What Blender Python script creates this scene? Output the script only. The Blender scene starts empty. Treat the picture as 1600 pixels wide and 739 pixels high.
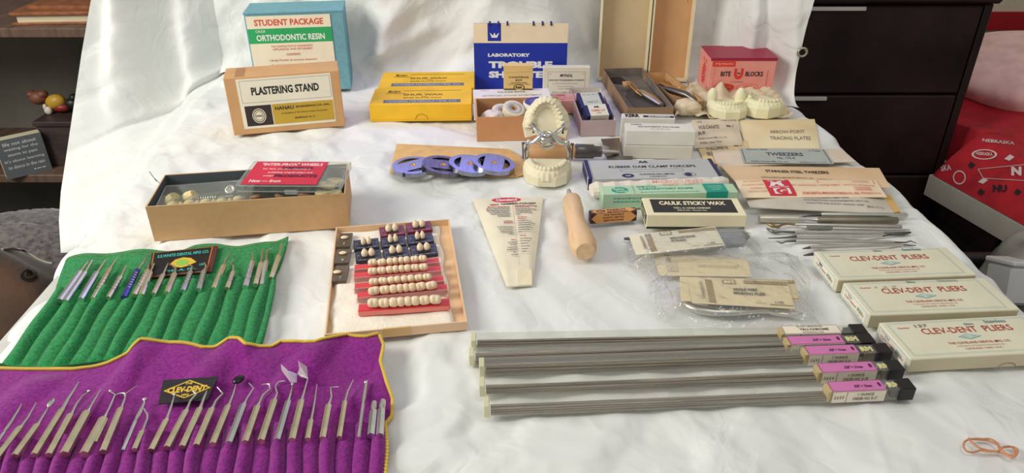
import bpy, math, random
import numpy as np
from mathutils import Vector, Matrix
R = math.radians
rnd = random.Random(7)
SC = bpy.context.scene
COL = SC.collection
# ------------------------------------------------------------------ camera
H = 0.44; F = 1155.0; TH = R(29.6); CX = 800.0; CY = 369.5
cam_d = bpy.data.cameras.new('camera'); cam = bpy.data.objects.new('camera', cam_d); COL.objects.link(cam)
cam.location = (0, 0, H); cam.rotation_euler = (R(90) - TH, 0, 0)
cam_d.sensor_width = 36; cam_d.lens = F / 1600 * 36; cam_d.clip_start = 0.02; cam_d.clip_end = 50
SC.camera = cam
# ------------------------------------------------------------------ world, lights, exposure
SC.view_settings.view_transform = 'Standard'; SC.view_settings.look = 'None'
SC.view_settings.gamma = 1; SC.view_settings.use_curve_mapping = False
SC.view_settings.exposure = -0.2
SC.cycles.transparent_max_bounces = 48
SC.cycles.max_bounces = 10
w = bpy.data.worlds.new('world'); SC.world = w; w.use_nodes = True
w.node_tree.nodes['Background'].inputs[0].default_value = (0.99, 0.995, 0.985, 1)
w.node_tree.nodes['Background'].inputs[1].default_value = 0.50
def area(name, loc, target, size, power, color, size_y=None):
    d = bpy.data.lights.new(name, 'AREA'); d.size = size; d.energy = power; d.color = color
    if size_y: d.shape = 'RECTANGLE'; d.size_y = size_y
    o = bpy.data.objects.new(name, d); COL.objects.link(o); o.location = loc
    o.rotation_euler = (Vector(target) - Vector(loc)).to_track_quat('-Z', 'Y').to_euler()
    return o
area('window_light', (-1.42, 0.42, 0.92), (-0.25, 1.0, 0), 0.75, 27, (1.0, 0.985, 0.91))
area('ceiling_light', (0.5, 0.2, 2.1), (0.1, 1.0, 0), 0.7, 8, (1.0, 0.985, 0.95))
area('violet_lamp', (-0.06, 1.33, 0.25), (-0.06, 0.9, 0.02), 0.44, 0.46, (0.20, 0.18, 1.0), 0.09)

# ------------------------------------------------------------------ helpers
def G(px, py, z=0.0):
    u = px - CX; v = py - CY
    t = (H - z) / (F * math.sin(TH) + v * math.cos(TH))
    return Vector((u * t, (F * math.cos(TH) - v * math.sin(TH)) * t, z))
def at(px, py, Y):
    u = px - CX; v = py - CY
    t = Y / (F * math.cos(TH) - v * math.sin(TH))
    return Vector((u * t, Y, H - t * (F * math.sin(TH) + v * math.cos(TH))))
def proj(p):
    x, y, z = p[0], p[1], p[2] - H
    f = y * math.cos(TH) - z * math.sin(TH); up = y * math.sin(TH) + z * math.cos(TH)
    return CX + F * x / f, CY - F * up / f
def height_at(A, py):
    lo, hi = 0, 0.5
    for _ in range(40):
        m = (lo + hi) / 2
        if proj((A.x, A.y, A.z + m))[1] > py: lo = m
        else: hi = m
    return lo
def fit(fbl, fty, ftr, rtl, z0=0.0005):
    A = G(fbl[0], fbl[1], z0); h = height_at(A, fty)
    B = G(ftr[0], ftr[1], z0 + h); d = B - Vector((A.x, A.y, z0 + h))
    ang = math.atan2(d.y, d.x); wd = math.hypot(d.x, d.y)
    n = Vector((-math.sin(ang), math.cos(ang), 0))
    C = G(rtl[0], rtl[1], z0 + h) - Vector((A.x, A.y, z0 + h))
    return A, ang, wd, abs(C.dot(n)), h

MATS = {}
def lin(c): return tuple(((x / 255) / 12.92 if x / 255 <= 0.04045 else ((x / 255 + 0.055) / 1.055) ** 2.4) for x in c)
def mat(name, rgb, rough=0.6, metal=0.0, var=0.022, vs=30, bump=0.0, bs=300, spec=0.4, rgb2=None, sheen=0, trans=0, alpha=1, stretch=None):
    if name in MATS: return MATS[name]
    m = bpy.data.materials.new(name); m.use_nodes = True; nt = m.node_tree; b = nt.nodes['Principled BSDF']
    c = lin(rgb); tc = nt.nodes.new('ShaderNodeTexCoord'); src = tc.outputs['Object']
    if stretch:
        mp = nt.nodes.new('ShaderNodeMapping'); mp.inputs['Scale'].default_value = stretch
        nt.links.new(src, mp.inputs[0]); src = mp.outputs[0]
    nz = nt.nodes.new('ShaderNodeTexNoise'); nz.inputs['Scale'].default_value = vs; nz.inputs['Detail'].default_value = 4
    nt.links.new(src, nz.inputs['Vector'])
    rp = nt.nodes.new('ShaderNodeValToRGB')
    c2 = lin(rgb2) if rgb2 else tuple(x * (1 - 3 * var) for x in c); c1 = c if rgb2 else tuple(min(1, x * (1 + var)) for x in c)
    rp.color_ramp.elements[0].color = (*c2, 1); rp.color_ramp.elements[1].color = (*c1, 1)
    rp.color_ramp.elements[0].position = 0.3; rp.color_ramp.elements[1].position = 0.62
    nt.links.new(nz.outputs['Fac'], rp.inputs[0]); nt.links.new(rp.outputs[0], b.inputs['Base Color'])
    b.inputs['Roughness'].default_value = rough; b.inputs['Metallic'].default_value = metal
    b.inputs['Specular IOR Level'].default_value = spec
    if sheen: b.inputs['Sheen Weight'].default_value = sheen
    if trans: b.inputs['Transmission Weight'].default_value = trans
    if alpha < 1: b.inputs['Alpha'].default_value = alpha
    if bump:
        n2 = nt.nodes.new('ShaderNodeTexNoise'); n2.inputs['Scale'].default_value = bs; n2.inputs['Detail'].default_value = 3
        nt.links.new(src, n2.inputs['Vector'])
        bp = nt.nodes.new('ShaderNodeBump'); bp.inputs['Strength'].default_value = bump; bp.inputs['Distance'].default_value = 0.001
        nt.links.new(n2.outputs['Fac'], bp.inputs['Height']); nt.links.new(bp.outputs[0], b.inputs['Normal'])
    MATS[name] = m; return m
def clear(name, tint=(1, 1, 1), haze=0.05, rough=0.06, gloss=0.5, bump=0.0, bs=60):
    if name in MATS: return MATS[name]
    m = bpy.data.materials.new(name); m.use_nodes = True; nt = m.node_tree
    for n in list(nt.nodes):
        if n.type != 'OUTPUT_MATERIAL': nt.nodes.remove(n)
    out = [n for n in nt.nodes][0]
    tr = nt.nodes.new('ShaderNodeBsdfTransparent'); tr.inputs[0].default_value = (*tint, 1)
    gl = nt.nodes.new('ShaderNodeBsdfGlossy'); gl.inputs['Roughness'].default_value = rough
    df = nt.nodes.new('ShaderNodeBsdfDiffuse'); df.inputs[0].default_value = (*[0.85 * t for t in tint], 1)
    lw = nt.nodes.new('ShaderNodeLayerWeight'); lw.inputs[0].default_value = 0.5
    pw_ = nt.nodes.new('ShaderNodeMath'); pw_.operation = 'POWER'; pw_.inputs[1].default_value = 4.0; nt.links.new(lw.outputs['Facing'], pw_.inputs[0])
    ml = nt.nodes.new('ShaderNodeMath'); ml.operation = 'MULTIPLY_ADD'; ml.inputs[1].default_value = 0.6 * gloss; ml.inputs[2].default_value = 0.05 * gloss; ml.use_clamp = True
    nt.links.new(pw_.outputs[0], ml.inputs[0])
    m1 = nt.nodes.new('ShaderNodeMixShader'); m1.inputs[0].default_value = haze
    nt.links.new(tr.outputs[0], m1.inputs[1]); nt.links.new(df.outputs[0], m1.inputs[2])
    m2 = nt.nodes.new('ShaderNodeMixShader'); nt.links.new(ml.outputs[0], m2.inputs[0])
    nt.links.new(m1.outputs[0], m2.inputs[1]); nt.links.new(gl.outputs[0], m2.inputs[2])
    nt.links.new(m2.outputs[0], out.inputs[0])
    if bump:
        tc = nt.nodes.new('ShaderNodeTexCoord'); n2 = nt.nodes.new('ShaderNodeTexNoise'); n2.inputs['Scale'].default_value = bs
        nt.links.new(tc.outputs['Object'], n2.inputs['Vector'])
        bp = nt.nodes.new('ShaderNodeBump'); bp.inputs['Strength'].default_value = bump; bp.inputs['Distance'].default_value = 0.004
        nt.links.new(n2.outputs['Fac'], bp.inputs['Height'])
        nt.links.new(bp.outputs[0], gl.inputs['Normal']); nt.links.new(bp.outputs[0], lw.inputs['Normal'])
    MATS[name] = m; return m

class M:
    """mesh builder: verts, faces, material index, smooth flag"""
    def __init__(s): s.v = []; s.f = []; s.m = []; s.s = []
    def add(s, vs, fs, mi=0, sm=False):
        o = len(s.v); s.v += [tuple(p) for p in vs]
        for f in fs: s.f.append(tuple(i + o for i in f)); s.m.append(mi); s.s.append(sm)
        return s
    def box(s, x0, y0, z0, x1, y1, z1, mi=0, r=0.0):
        if r <= 0:
            vs = [(x0,y0,z0),(x1,y0,z0),(x1,y1,z0),(x0,y1,z0),(x0,y0,z1),(x1,y0,z1),(x1,y1,z1),(x0,y1,z1)]
            return s.add(vs, [(3,2,1,0),(4,5,6,7),(0,1,5,4),(1,2,6,5),(2,3,7,6),(3,0,4,7)], mi)
        # chamfered box: 24 verts
        cs = [(x0,1),(x1,-1)]; vs = []; idx = {}
        for i,(x,sx) in enumerate(cs):
            for j,(y,sy) in enumerate([(y0,1),(y1,-1)]):
                for k,(z,sz) in enumerate([(z0,1),(z1,-1)]):
                    for a,p in enumerate([(x,y+sy*r,z+sz*r),(x+sx*r,y,z+sz*r),(x+sx*r,y+sy*r,z)]):
                        idx[i,j,k,a] = len(vs); vs.append(p)
        I = idx; fs = []
        for i in (0,1): fs.append([I[i,0,0,0],I[i,1,0,0],I[i,1,1,0],I[i,0,1,0]])
        for j in (0,1): fs.append([I[0,j,0,1],I[1,j,0,1],I[1,j,1,1],I[0,j,1,1]])
        for k in (0,1): fs.append([I[0,0,k,2],I[1,0,k,2],I[1,1,k,2],I[0,1,k,2]])
        for j in (0,1):
            for k in (0,1): fs.append([I[0,j,k,1],I[1,j,k,1],I[1,j,k,2],I[0,j,k,2]])
        for i in (0,1):
            for k in (0,1): fs.append([I[i,0,k,0],I[i,1,k,0],I[i,1,k,2],I[i,0,k,2]])
            for j in (0,1): fs.append([I[i,j,0,0],I[i,j,1,0],I[i,j,1,1],I[i,j,0,1]])
            for j in (0,1):
                for k in (0,1): fs.append([I[i,j,k,0],I[i,j,k,1],I[i,j,k,2]])
        c = Vector(((x0+x1)/2,(y0+y1)/2,(z0+z1)/2)); o2 = []
        for f in fs:
            p = [Vector(vs[q]) for q in f]; n = (p[1]-p[0]).cross(p[2]-p[0]); cc = sum(p, Vector())/len(p)
            o2.append(tuple(f) if n.dot(cc-c) > 0 else tuple(reversed(f)))
        return s.add(vs, o2, mi)
    def grid(s, fn, nu, nv, mi=0, sm=True, closed=False):
        vs = [fn(i/nu, j/nv) for j in range(nv+1) for i in range(nu+1)]; W = nu+1
        return s.add(vs, [(j*W+i, j*W+i+1, (j+1)*W+i+1, (j+1)*W+i) for j in range(nv) for i in range(nu)], mi, sm)
    def tube(s, pts, rad, n=8, mi=0, sm=True, flat=1.0, up=(0,0,1), cap=True):
        pts = [Vector(p) for p in pts]; rad = rad if isinstance(rad, (list, tuple)) else [rad]*len(pts)
        vs = []; L = len(pts); U = Vector(up)
        for i,p in enumerate(pts):
            t = (pts[min(i+1,L-1)] - pts[max(i-1,0)])
            if t.length < 1e-9: t = Vector((1,0,0))
            t.normalize(); a = t.cross(U)
            if a.length < 1e-3: a = t.cross(Vector((1,0,0)))
            a.normalize(); b = a.cross(t)
            for k in range(n):
                q = 2*math.pi*(k+0.5)/n; vs.append(p + a*math.cos(q)*rad[i] + b*math.sin(q)*rad[i]*flat)
        fs = [(i*n+k, i*n+(k+1)%n, (i+1)*n+(k+1)%n, (i+1)*n+k) for i in range(L-1) for k in range(n)]
        s.add(vs, fs, mi, sm)
        if cap: s.add(vs[:n], [tuple(range(n))[::-1]], mi); s.add(vs[-n:], [tuple(range(n))], mi)
        return s
    def lathe(s, prof, c=(0,0,0), n=32, mi=0, sm=True, mtx=None):
        vs = []
        for r, z in prof:
            for k in range(n):
                q = 2*math.pi*k/n; p = Vector((c[0]+r*math.cos(q), c[1]+r*math.sin(q), c[2]+z))
                vs.append(mtx @ p if mtx else p)
        L = len(prof); fs = [(i*n+k, i*n+(k+1)%n, (i+1)*n+(k+1)%n, (i+1)*n+k) for i in range(L-1) for k in range(n)]
        s.add(vs, fs, mi, sm)
        if prof[0][0] > 0: s.add(vs[:n], [tuple(range(n))[::-1]], mi)
        if prof[-1][0] > 0: s.add(vs[-n:], [tuple(range(n))], mi)
        return s
    def ell(s, c, r, nu=12, nv=8, mi=0, mtx=None, fn=None):
        vs = []
        for j in range(nv+1):
            a = math.pi*j/nv
            for i in range(nu):
                b = 2*math.pi*i/nu; d = Vector((math.sin(a)*math.cos(b), math.sin(a)*math.sin(b), math.cos(a)))
                k = fn(d) if fn else 1.0
                p = Vector((d.x*r[0]*k, d.y*r[1]*k, d.z*r[2]*k))
                if mtx: p = mtx @ p
                vs.append(p + Vector(c))
        return s.add(vs, [(j*nu+i, (j+1)*nu+i, (j+1)*nu+(i+1)%nu, j*nu+(i+1)%nu) for j in range(nv) for i in range(nu)], mi, True)
    def prism(s, poly, z0, z1, mi=0):
        n = len(poly); vs = [(p[0], p[1], z0) for p in poly] + [(p[0], p[1], z1) for p in poly]
        return s.add(vs, [tuple(range(n))[::-1], tuple(range(n, 2*n))] + [(i, (i+1)%n, n+(i+1)%n, n+i) for i in range(n)], mi)

def mobj(name, m, mats, parent=None, off=None, kind=None):
    me = bpy.data.meshes.new(name)
    vs = m.v if off is None else [(a-off[0], b-off[1], c-off[2]) for a,b,c in m.v]
    me.from_pydata(vs, [], m.f)
    for x in (mats if isinstance(mats, (list, tuple)) else [mats]): me.materials.append(x)
    me.polygons.foreach_set('material_index', m.m); me.polygons.foreach_set('use_smooth', m.s); me.update()
    o = bpy.data.objects.new(name, me); COL.objects.link(o)
    if parent: o.parent = parent
    if kind: o['kind'] = kind
    return o
def tag(o, label, cat, group=None, kind=None):
    if label: o['label'] = label
    if cat: o['category'] = cat
    if group: o['group'] = group
    if kind: o['kind'] = kind
    return o
def thing(name, label, cat, loc=(0,0,0), rz=0, group=None):
    o = bpy.data.objects.new(name, None); COL.objects.link(o); o.location = loc; o.rotation_euler = (0,0,rz)
    o.empty_display_size = 0.01
    return tag(o, label, cat, group)
def single(name, m, mats, label, cat, loc=None, group=None):
    o = mobj(name, m, mats, None, loc)
    if loc is not None: o.location = loc
    return tag(o, label, cat, group)

# ---- print on faces
_tx = {}
def text_geo(s, bold=0.0):
    k = (s, bold)
    if k in _tx: return _tx[k]
    c = bpy.data.curves.new('t', 'FONT'); c.body = s; c.size = 1; c.resolution_u = 2; c.offset = bold; c.fill_mode = 'FRONT'
    o = bpy.data.objects.new('t', c); me = bpy.data.meshes.new_from_object(o)
    v = np.array([x.co[:2] for x in me.vertices]) if len(me.vertices) else np.zeros((1,2))
    f = [tuple(p.vertices) for p in me.polygons]
    bpy.data.objects.remove(o); bpy.data.meshes.remove(me); bpy.data.curves.remove(c)
    _tx[k] = (v, f); return _tx[k]
def printed(parent, O, U, V, items, name='lettering', eps=0.00012, sub=False):
    """items in 0..1 face coordinates, v up. Adds one mesh of flat print on the face."""
    O, U, V = Vector(O), Vector(U), Vector(V); N = U.cross(V).normalized(); m = M(); mats = []
    asp = U.length / V.length
    def mi(x):
        if x not in mats: mats.append(x)
        return mats.index(x)
    def P(a, b, e): return O + U*a + V*b + N*e
    for k, it in enumerate(items):
        e = eps + 0.00005*k; t = it[0]; q = mi(it[-1])
        if t == 't':      # text cx cy w h [bold] mat
            _, s, cx, cy, ww, hh = it[:6]; bold = it[6] if len(it) > 7 else 0.01
            v, f = text_geo(s, bold); lo = v.min(0); hi = v.max(0); d = np.maximum(hi-lo, 1e-6)
            vv = (v-lo)/d - 0.5
            m.add([P(cx+a*ww, cy+b*hh, e) for a,b in vv], f, q)
        elif t == 'r':
            _, a, b, c, d = it[:5]
            if sub: m.grid(lambda u,v: P(a+(c-a)*u,b+(d-b)*v,e), max(1,int((c-a)*30)), max(1,int((d-b)*16)), q)
            else: m.add([P(a,b,e),P(c,b,e),P(c,d,e),P(a,d,e)], [(0,1,2,3)], q)
        elif t == 'f':    # outline
            _, a, b, c, d, th = it[:6]; ty = th*asp
            for (x0,y0,x1,y1) in ((a,b,c,b+ty),(a,d-ty,c,d),(a,b,a+th,d),(c-th,b,c,d)):
                m.grid(lambda u,v: P(x0+(x1-x0)*u,y0+(y1-y0)*v,e), 24 if (sub and x1-x0>0.1) else 1, 8 if (sub and y1-y0>0.1) else 1, q)
        elif t == 'e':
            _, cx, cy, rx, ry = it[:5]; n = 28
            if sub: m.grid(lambda u,v: P(cx+rx*v*math.cos(2*math.pi*u), cy+ry*v*math.sin(2*math.pi*u), e), n, 4, q); continue
            m.add([P(cx+rx*math.cos(2*math.pi*i/n), cy+ry*math.sin(2*math.pi*i/n), e) for i in range(n)], [tuple(range(n))], q)
        elif t == 'o':    # ellipse ring
            _, cx, cy, rx, ry, th = it[:6]; n = 28; vs = []
            for i in range(n):
                c_, s_ = math.cos(2*math.pi*i/n), math.sin(2*math.pi*i/n)
                vs += [P(cx+rx*c_, cy+ry*s_, e), P(cx+(rx-th)*c_, cy+(ry-th*asp)*s_, e)]
            m.add(vs, [(2*i, 2*((i+1)%n), 2*((i+1)%n)+1, 2*i+1) for i in range(n)], q)
        elif t == 'p':
            m.add([P(a,b,e) for a,b in it[1]], [tuple(range(len(it[1])))], q)
        elif t == 'd':    # row of print too small to read: word-length strokes
            _, a, b, c, hh = it[:5]; x = a; rr = random.Random(int(a*977+b*7919+c*331))
            while x < c:
                wl = rr.uniform(0.6, 2.2)*hh*1.6/asp*1.0; x1 = min(x+wl, c); y0 = b - hh*0.5
                m.add([P(x,y0,e),P(x1,y0,e),P(x1,y0+hh*rr.uniform(.75,1),e),P(x,y0+hh*rr.uniform(.75,1),e)], [(0,1,2,3)], q)
                x = x1 + hh*0.7/asp
    return mobj(name, m, mats, parent)
def slab(parent, O, U, V, m_, items=(), name='label', th=0.0003):
    """paper label: thin raised sheet on a face, with its print as sub-part"""
    O, U, V = Vector(O), Vector(U), Vector(V); N = U.cross(V).normalized()
    b = [O, O+U, O+U+V, O+V]; vs = [p+N*0.00002 for p in b] + [p+N*th for p in b]
    m = M(); m.add(vs, [(4,5,6,7),(0,1,5,4),(1,2,6,5),(2,3,7,6),(3,0,4,7)])
    o = mobj(name, m, m_, parent)
    if items: printed(o, O+N*th, U, V, items)
    return o
def face(side, w_, d, h, a=0, b=0, c=1, e=1):
    """sub rectangle a..c, b..e of a box face in local coords"""
    if side == 'top':   O, U, V = Vector((0,0,h)), Vector((w_,0,0)), Vector((0,d,0))
    if side == 'front': O, U, V = Vector((0,0,0)), Vector((w_,0,0)), Vector((0,0,h))
    if side == 'left':  O, U, V = Vector((0,d,0)), Vector((0,-d,0)), Vector((0,0,h))
    if side == 'right': O, U, V = Vector((w_,0,0)), Vector((0,d,0)), Vector((0,0,h))
    return O + U*a + V*b, U*(c-a), V*(e-b)
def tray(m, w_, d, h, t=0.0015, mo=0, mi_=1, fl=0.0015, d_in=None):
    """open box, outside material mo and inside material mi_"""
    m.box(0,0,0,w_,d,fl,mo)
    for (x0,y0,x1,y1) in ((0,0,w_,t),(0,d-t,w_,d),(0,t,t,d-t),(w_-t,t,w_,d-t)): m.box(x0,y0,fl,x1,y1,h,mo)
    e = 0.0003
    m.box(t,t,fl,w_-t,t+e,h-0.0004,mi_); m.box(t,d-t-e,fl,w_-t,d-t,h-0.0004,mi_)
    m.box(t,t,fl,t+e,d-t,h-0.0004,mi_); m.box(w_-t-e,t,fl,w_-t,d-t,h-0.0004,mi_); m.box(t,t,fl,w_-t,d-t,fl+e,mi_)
    return m

# ------------------------------------------------------------------ the room
def smooth(a, b, x):
    t = max(0.0, min(1.0, (x-a)/(b-a))); return t*t*(3-2*t)
FLOOR = -0.74
wallm = mat('wall_paint', (214,206,184), 0.8, bump=0.1); darkwood = mat('dark_wood', (66,54,52), 0.5, var=0.12, vs=12, stretch=(1,1,8))
def struct(name, m, mt): o = mobj(name, m, mt); o['kind'] = 'structure'; return o
struct('floor', M().box(-2.6,-1.0,FLOOR-0.02,2.6,2.7,FLOOR), mat('floor_carpet', (70,62,55), 0.95, var=0.12, vs=60, bump=0.5))
struct('wall_back', M().box(-2.6,2.6,FLOOR,2.6,2.68,1.6), wallm)
struct('wall_left', M().box(-2.68,-1.0,FLOOR,-2.6,2.68,1.6), wallm)
struct('wall_right', M().box(2.6,-1.0,FLOOR,2.68,2.68,1.6), wallm)
za = at(1560,47,2.59).z; zb = at(1560,19,2.59).z
struct('trim_1', M().box(1.0,2.588,za,2.6,2.6,zb), mat('red_trim', (176,22,34), 0.5))

# dark drawer cabinet right of the table
blk = mat('cabinet_plastic', (38,27,24), 0.5, var=0.12, vs=8, bump=0.05, spec=0.2); blk2 = mat('cabinet_plastic_front', (46,31,27), 0.5, var=0.25, vs=6, spec=0.2)
hand = mat('handle_highlight', (205,200,190), 0.4)
t = thing('drawer_cabinet', 'dark brown plastic drawer cabinet right of the white backdrop', 'cabinet', (0.34,1.42,FLOOR))
m = M().box(0.14,0.012,0,0.563,0.40,0.875,0,0.004); mobj('body', m, blk, t)
mobj('top', M().box(0.134,-0.014,0.877,0.572,0.40,0.905,0,0.005), blk, t)
for i, (z0, z1, hx0, hx1) in enumerate([(0.702,0.872,0.17,0.322),(0.527,0.697,0.135,0.285),(0.352,0.522,0.16,0.31),(0.177,0.347,0.16,0.31)]):
    d = mobj('drawer', M().box(0.144,-0.004,z0,0.545,0.012,z1,0,0.003), blk2, t)
    mobj('handle', M().box(hx0,-0.010,z1-0.008,hx1,-0.0035,z1-0.001,0,0.0006), hand, d)  # pale colour paints the light reflected along the drawer's top edge
    m = M(); m.tube([(hx0+0.03+0.09*k/12, -0.0035, z1-0.009-0.020*math.sin(math.pi*k/12)) for k in range(13)], 0.0012, 6); mobj('finger_recess', m, blk, d)
mobj('side_rail', M().box(0.548,-0.003,0,0.563,0.012,0.875,0,0.002), blk, t)

# bookcase on the left
t = thing('bookcase', 'dark wooden open bookcase behind the left side of the table', 'bookcase', (-1.9,1.55,FLOOR))
sh = [0.0, 0.442, 0.777, 1.15]
shelfwood = mat('shelf_wood', (104,80,68), 0.45, var=0.12, vs=14, stretch=(6,1,1)); 
mobj('back_panel', M().box(0,0.30,0,1.30,0.31,1.3), mat('back_board', (112,108,98), 0.7, var=0.1, vs=5), t)
mobj('side_panel', M().box(1.28,0,0,1.30,0.30,1.3), darkwood, t); mobj('side_panel', M().box(-0.02,0,0,0,0.30,1.3), darkwood, t)
for z in sh: mobj('shelf', M().box(0,0,z,1.28,0.30,z+0.02,0,0.002), shelfwood, t)
zs1 = FLOOR+0.777+0.02; zs0 = FLOOR+0.442+0.02
# leather album on the upper shelf
p0 = G(10,33,zs1+0.012); 
t = thing('leather_album', 'brown leather album with cream pages on the upper bookcase shelf', 'album', (p0.x,1.575,zs1), R(4))
lea = mat('brown_leather', (150,92,58), 0.45, var=0.12, vs=60, bump=0.3)
mobj('pages', M().box(0.01,0.008,0.004,0.30,0.2,0.019,0), mat('album_pages', (214,200,170), 0.8, stretch=(1,1,60), var=0.1), t)
mobj('cover', M().box(0,0,0,0.31,0.21,0.004,0,0.001).box(0,0,0.019,0.31,0.21,0.026,0,0.0015), lea, t)
mobj('flap', M().prism([(0.02,0.04),(0.30,0.02),(0.30,0.20),(0.06,0.20)],0.026,0.032), lea, t)
# grey sign block
A = G(12,281,zs0); B = G(82,264,zs0); d = B-A; ang = math.atan2(d.y,d.x); wd = d.length; hh = 0.092
t = thing('sign_block', 'small grey block sign with white handwritten saying on the bookcase shelf', 'sign', A, ang)
mobj('block', M().box(0,0,0,wd,0.025,hh,0,0.001), mat('cream_edge', (200,190,160), 0.7), t)
O,U,V = face('front',wd,0.02,hh,0.0,0.0,1,1); wh = mat('white_ink', (225,225,222), 0.6)
slab(t,O,U,V,mat('slate_face',(104,110,112),0.6), [('t','life not about',0.5,0.87,0.72,0.09,wh),('t','waiting for the',0.5,0.73,0.74,0.09,wh),('t','storm to pass',0.5,0.58,0.64,0.09,wh),("t","It's about learning",0.5,0.43,0.86,0.09,wh),('t','to dance in the rain',0.5,0.28,0.8,0.09,wh),('d',0.62,0.12,0.9,0.03,wh)], 'front_face', 0.0008)
# dark box and figurine
q = G(66,265,zs0); t = thing('wooden_box', 'dark wooden box on the bookcase shelf beneath the figurine', 'box', (at(62,190,1.62).x,1.60,zs0))
hb = at(62,190,1.60).z-zs0
mobj('body', M().box(0,0,0,0.25,0.13,hb-0.012,0,0.002), darkwood, t); mobj('lid', M().box(-0.004,-0.004,hb-0.012,0.254,0.134,hb,0,0.002), mat('box_lid',(58,44,44),0.5), t)
c = at(88,162,1.66); t = thing('figurine', 'small painted figurine lying on the dark wooden box', 'figurine', (c.x,1.66,zs0+hb))
fy = mat('figurine_yellow',(190,150,50),0.4); fb = mat('figurine_brown',(120,72,52),0.5,bump=0.4); fr = mat('figurine_red',(130,36,34),0.4); fw = mat('figurine_white',(220,205,190),0.5); fk = mat('figurine_black',(30,32,30),0.4)
mobj('body', M().ell((0.0,0,0.026),(0.024,0.016,0.018),mtx=Matrix.Rotation(R(-12),3,'Y')), fy, t)
mobj('head', M().ell((-0.038,0,0.036),(0.020,0.016,0.016)).ell((-0.05,0,0.045),(0.010,0.012,0.008)).ell((-0.025,0,0.045),(0.012,0.012,0.009)), fb, t)
mobj('skirt', M().ell((0.012,0,0.014),(0.022,0.017,0.012)), fr, t); mobj('hand', M().ell((-0.015,-0.014,0.010),(0.009,0.006,0.010)).ell((-0.019,-0.015,0.018),(0.005,0.004,0.008)), fw, t)
mobj('boots', M().ell((0.038,0,0.022),(0.018,0.014,0.014)).ell((0.045,0,0.036),(0.01,0.01,0.010)), fk, t)

# plush throws at the left, lying on a low bench
t = thing('bench', 'low dark bench holding the plush throws left of the table', 'bench', (-1.75,0.98,FLOOR))
mobj('seat', M().box(0,0,0.18,0.98,0.5,0.22,0,0.004), darkwood, t)
for x,y in ((0.03,0.03),(0.91,0.03),(0.03,0.43),(0.91,0.43)): mobj('leg', M().box(x,y,0,x+0.04,y+0.04,0.18), darkwood, t)
rg = np.random.RandomState(3)
def lump(name, c, r, mt, label, cat, amp=0.04, nu=72, nv=40, sharp=0.0, fl=None, mk=None):
    ks = [(rg.randn(3)*k, rg.rand()*6.28, amp/k**0.5) for k in (2,3,4,6,9) for _ in range(2)]
    def fn(dv): 
        s = sum(a*math.sin(k[0]*dv.x+k[1]*dv.y+k[2]*dv.z+p) for k,p,a in ks)
        return 1 + s + (sharp*rnd.random() if sharp else 0)
    m = M().ell((0,0,0), r, nu, nv, fn=fn)
    lo = fl - c[2] if fl is not None else -9
    m.v = [(a,b,max(z,lo)) for a,b,z in m.v]
    if mk: return m
    o = mobj(name, m, mt); o.location = c; return tag(o, label, cat)
benchz = FLOOR+0.221
c = at(40,395,1.42); lump('fuzzy_throw', (c.x-0.03,1.40,benchz+0.10), (0.27,0.15,0.095), mat('grey_fuzz',(112,105,104),0.95,var=0.2,vs=90,bump=1.0,bs=140,sheen=0.5), 'crumpled grey fuzzy throw behind the brown plush throw', 'blanket', 0.03, 96, 60, 0.05, benchz)
c = Vector((at(10,480,1.05).x,1.05,0))
t = thing('plush_throw', 'brown plush throw printed with an animal face, left of the table', 'blanket', (-1.06,1.06,benchz))
bm_ = lump('x',(0,0,0),(0.33,0.19,0.375),None,'','',0.02,96,60,0,0.0,True)
mobj('fleece', bm_, mat('brown_plush',(112,78,56),0.95,vs=5,bump=0.9,bs=90,sheen=0.3,rgb2=(54,46,42)), t)
from mathutils.bvhtree import BVHTree
bv = BVHTree.FromPolygons([Vector(p)+t.location for p in bm_.v], bm_.f)
def hit(px,py,tree=bv):
    d = G(px,py,-0.3)-Vector((0,0,H)); r = tree.ray_cast(Vector((0,0,H)), d.normalized()); return r[0] if r[0] else G(px,py,-0.3)
def patch(cx,cy,rx,ry,rot,lift,n=20):
    c_,s_ = math.cos(R(rot)),math.sin(R(rot)); vs=[hit(cx,cy)+Vector((0,-lift,lift))]
    for k in range(n):
        a=2*math.pi*k/n; x,y=rx*math.cos(a),ry*math.sin(a); vs.append(hit(cx+x*c_-y*s_,cy+x*s_+y*c_)+Vector((0,-lift*.7,lift*.7)))
    m=M(); m.add([v-t.location for v in vs],[(0,(k+1)%n+1,k+1) for k in range(n)],0,True); return m
mobj('eye_rim', patch(48,430,15,10,-12,0.002), mat('eye_rim',(40,34,32),0.9), t)
mobj('eye', patch(49,429,10,6.5,-12,0.0035), mat('eye_brown',(84,70,64),0.35), t)
mobj('pupil', patch(49,428,5,5,-12,0.005), mat('eye_dark',(38,30,28),0.2), t)
mobj('piping', M().tube([hit(x,y)+Vector((0,-0.002,0.003))-t.location for x,y in ((5,391),(20,389),(36,392),(50,399),(62,407),(76,412),(84,413))],0.0024,6), mat('piping_cream',(205,196,180),0.8), t)

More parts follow.
